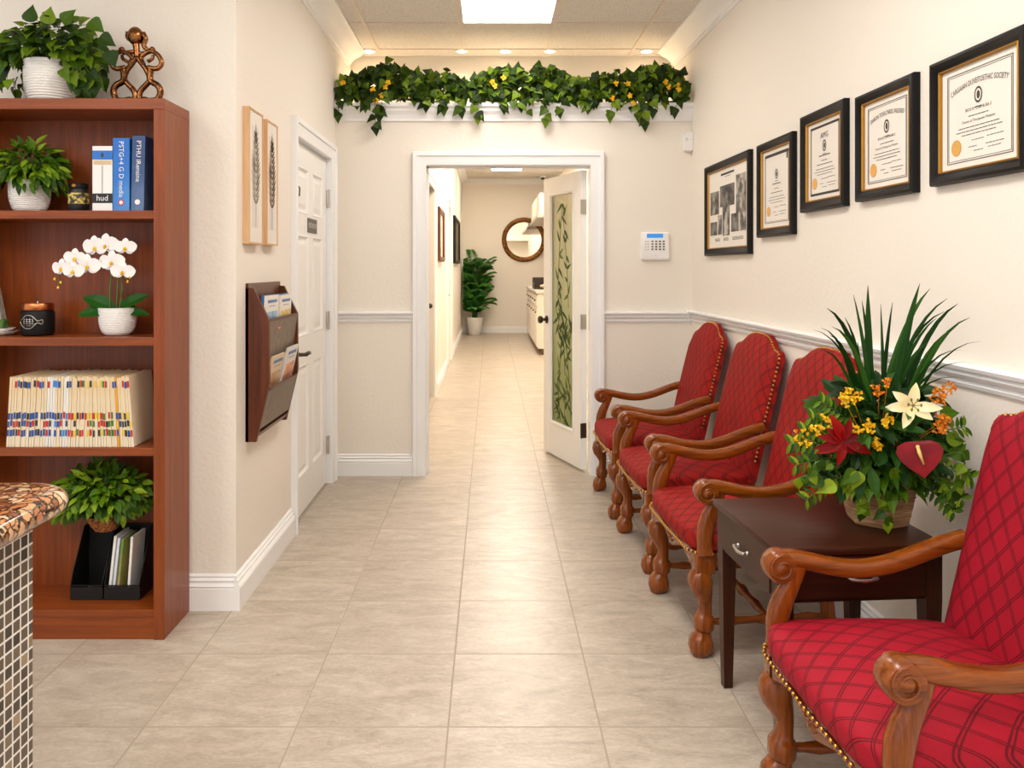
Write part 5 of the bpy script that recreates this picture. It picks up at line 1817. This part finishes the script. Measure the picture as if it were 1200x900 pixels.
# ferny sprigs to both sides
for px, py, Y in ((926, 520, 2.28), (932, 545, 2.28), (940, 505, 2.30), (950, 490, 2.32), (1138, 560, 2.24), (1128, 585, 2.26), (1118, 600, 2.28), (945, 585, 2.28), (1130, 500, 2.26), (962, 470, 2.34)):
    fe = MB()
    e = at(px, py, Y)
    e.x = min(e.x, XM - .02)
    P = cat([src, src.lerp(e, .5) + V((0, -.02, .05)), e], 8)
    st.sweep(P, [.0016] * len(P), 5)
    for k in range(5, len(P)):
        for s in (-1, 1):
            tg = (P[k] - P[k - 1]).normalized()
            sd = tg.cross(V((0, -1, .3))).normalized()
            fe.leaf(P[k], sd * s + tg * .5, (0, -1, .5), .032, .013, OVAL, .2, .3)
    fe.build('fern_sprig', LEAFB, t, recalc=False)
st.build('stems', STEM, t, smooth=180)
# cream lily
o = at(1069, 476, 2.27)
fwd = V((-.35, -1, .25)).normalized()
rt = fwd.cross(V((0, 0, 1))).normalized()
up = rt.cross(fwd).normalized()
b = MB()
for k, (a, l) in enumerate(((100, .066), (38, .062), (-8, .074), (-68, .068), (182, .074), (215, .060))):
    a = math.radians(a)
    d = rt * math.cos(a) + up * math.sin(a)
    b.leaf(o - fwd * .01, d * .9 + fwd * .55, fwd, l, .031, [(0, .14), (.25, .42), (.5, .5), (.75, .36), (.92, .14), (1, 0)], .28, .35)
lily = b.build('lily_flower', plain('cream_petal', srgb(242, 222, 150), .5, c2=srgb(244, 234, 196), nscale=18), t, recalc=False, smooth=180)
b = MB()
for k in range(6):
    a = k * PI / 3
    tip = o + fwd * .045 + (rt * math.cos(a) + up * math.sin(a)) * .016
    b.sweep([o - fwd * .005, o + fwd * .02, tip], [.0014, .0012, .001], 5)
    b.ball(tip, (.003, .003, .005), 0, 6)
b.build('stamens', plain('olive_anther', srgb(120, 110, 30), .6), lily)
# red anthurium
o = at(1075, 517, 2.235)
b = MB()
SP = [(0, .0), (-.02 + .02, .30), (.10, .50), (.28, .56), (.5, .48), (.72, .30), (.9, .1), (1, 0)]
fwd = V((-.45, -1, .1)).normalized()
b.leaf(o, V((.10, -.20, -1)), V((-.45, -1, .1)), .102, .106, SP, .10, .10)
ANR = plain('glossy_red_spathe', srgb(112, 5, 16), .4, spec=.3, c2=srgb(142, 10, 24), nscale=14, bump=.5, bscale=30)
an = b.build('anthurium_spathe', ANR, t, recalc=False, smooth=180)
MB().sweep([o + fwd * .006 + V((0, 0, -.012)), o + fwd * .02 + V((.004, 0, -.03)), o + fwd * .024 + V((.016, 0, -.062))], [.005, .0055, .003], 10).build('spadix', plain('pale_yellow_spadix', srgb(226, 196, 112), .5), an, smooth=180)
# red star flower on the left
o = at(988, 517, 2.28)
b = MB()
for a, l, w in ((165, .075, .03), (115, .085, .036), (75, .07, .03), (210, .06, .03), (-50, .045, .03), (-160, .085, .032), (-105, .07, .03), (30, .05, .026), (-20, .085, .034), (190, .09, .024), (140, .06, .03)):
    a = math.radians(a)
    b.leaf(o, V((math.cos(a), -.35, math.sin(a))), (0, -1, .2), l, w, OVAL, .3, .3)
b.build('red_flower', leafmat('crimson_petal', srgb(88, 3, 6), srgb(126, 7, 10), srgb(160, 20, 16), .4), t, recalc=False, smooth=180)
# yellow and orange sprays
ye, og = MB(), MB()
for px, py, n_, sp_, mb in ((998, 463, 26, .030, ye), (990, 470, 12, .02, ye), (1030, 457, 14, .022, og), (940, 513, 16, .028, ye), (957, 502, 10, .02, ye), (1000, 507, 16, .024, ye), (1018, 500, 16, .022, ye), (1038, 494, 14, .02, ye), (1028, 519, 18, .018, ye), (1102, 463, 18, .028, og), (1106, 492, 18, .024, og), (1100, 500, 10, .02, og), (985, 523, 8, .015, ye), (1040, 448, 8, .014, og), (970, 492, 8, .018, ye), (1115, 455, 8, .02, og)):
    ctr = at(px, py, 2.29 if px < 1090 else 2.25)
    mb.sweep([src + V((0, 0, .05)), src.lerp(ctr, .6) + V((0, 0, .02)), ctr], [.0014, .0012, .001], 5)
    for k in range(n_):
        p = ctr + rdir(rr) * sp_ * rr.random() ** .5
        if p.x > XM: continue
        for j in range(4):
            mb.leaf(p, rdir(rr), (0, -1, .3), .009, .008, OVAL, .2, .2)
ye.build('yellow_spray', YEL, t, recalc=False)
og.build('orange_spray', ORG, t, recalc=False)

# ------------------------------------------------------------------ hallway palm
rr = random.Random(27)
c = V((-.33, 16.62, 0))
t = thing('potted_palm', 'tall green palm in a white pot at the end of the hallway', 'potted plant', c)
MB().lathe([(.11, 0), (.12, .01), (.165, .30), (.175, .36), (.165, .365), (.155, .33), (.002, .32)], c, 24).build('pot', CERAM, t, smooth=50)
MB().lathe([(.154, .325), (.15, .335), (.002, .34)], c, 16).build('soil', SOIL, t)
st, fo = MB(), MB()
for k in range(7):
    a = k * 2 * PI / 7
    st.sweep([c + V((.04 * math.cos(a), .04 * math.sin(a), .33)), c + V((.05 * math.cos(a), .05 * math.sin(a), .8)), c + V((.06 * math.cos(a + .3), .06 * math.sin(a + .3), 1.25))], [.018, .015, .012], 8)
for k in range(84):
    a = rr.uniform(0, 2 * PI)
    z0 = rr.uniform(.45, 1.42)
    L = rr.uniform(.34, .52)
    e = rr.uniform(.1, .75)
    P = []
    for j in range(9):
        u = j / 8
        P.append(c + V((math.cos(a) * (.05 + L * .75 * u), math.sin(a) * (.05 + L * .6 * u), z0 + L * (1.15 * e + .35) * u - .40 * L * u * u)))
    P = [V((max(p.x, HL + .05), min(p.y, HE - .04), p.z)) for p in P]
    st.sweep(P, [.004] * 9, 5)
    for j in range(1, 9):
        tg = (P[j] - P[j - 1]).normalized()
        sd = tg.cross(V((0, 0, 1)))
        if sd.length < .1: continue
        sd.normalize()
        for s in (-1, 1):
            for h in (0, .5):
                q = P[j - 1].lerp(P[j], h)
                d = sd * s * .8 + tg * .6 + V((0, 0, -.15))
                tip = q + d.normalized() * .17
                if tip.x < HL + .02 or tip.y > HE - .02: d = V((max(d.x, .1), min(d.y, 0), d.z - .3))
                fo.leaf(q, d, (0, -.8, .7), .17 * (1 - .45 * j / 9), .030, LANCE, .2, .3)
fo.build('fronds', leafmat('palm_leaf', srgb(20, 66, 18), srgb(44, 104, 30), srgb(92, 146, 48)), t, recalc=False)
st.build('stems', STEM, t, smooth=180)
# ------------------------------------------------------------------ camera, world, exposure
cam = bpy.data.cameras.new('camera')
co = bpy.data.objects.new('camera', cam)
COL.objects.link(co)
co.location = (0, 0, H)
co.rotation_euler = (PI / 2, 0, 0)
cam.sensor_width = 36
cam.lens = F / 1200 * 36
cam.shift_x = (600 - CX) / 1200
cam.shift_y = (CY - 450) / 1200
cam.clip_start = .05
SC.camera = co
wd = bpy.data.worlds.new('world')
SC.world = wd
wd.use_nodes = True
wd.node_tree.nodes['Background'].inputs[0].default_value = (.97, .98, 1.0, 1)
wd.node_tree.nodes['Background'].inputs[1].default_value = .85
SC.view_settings.view_transform = 'Standard'
SC.view_settings.look = 'None'
SC.view_settings.gamma = 1
SC.view_settings.use_curve_mapping = False
SC.view_settings.exposure = 0.28
bpy.context.view_layer.update()
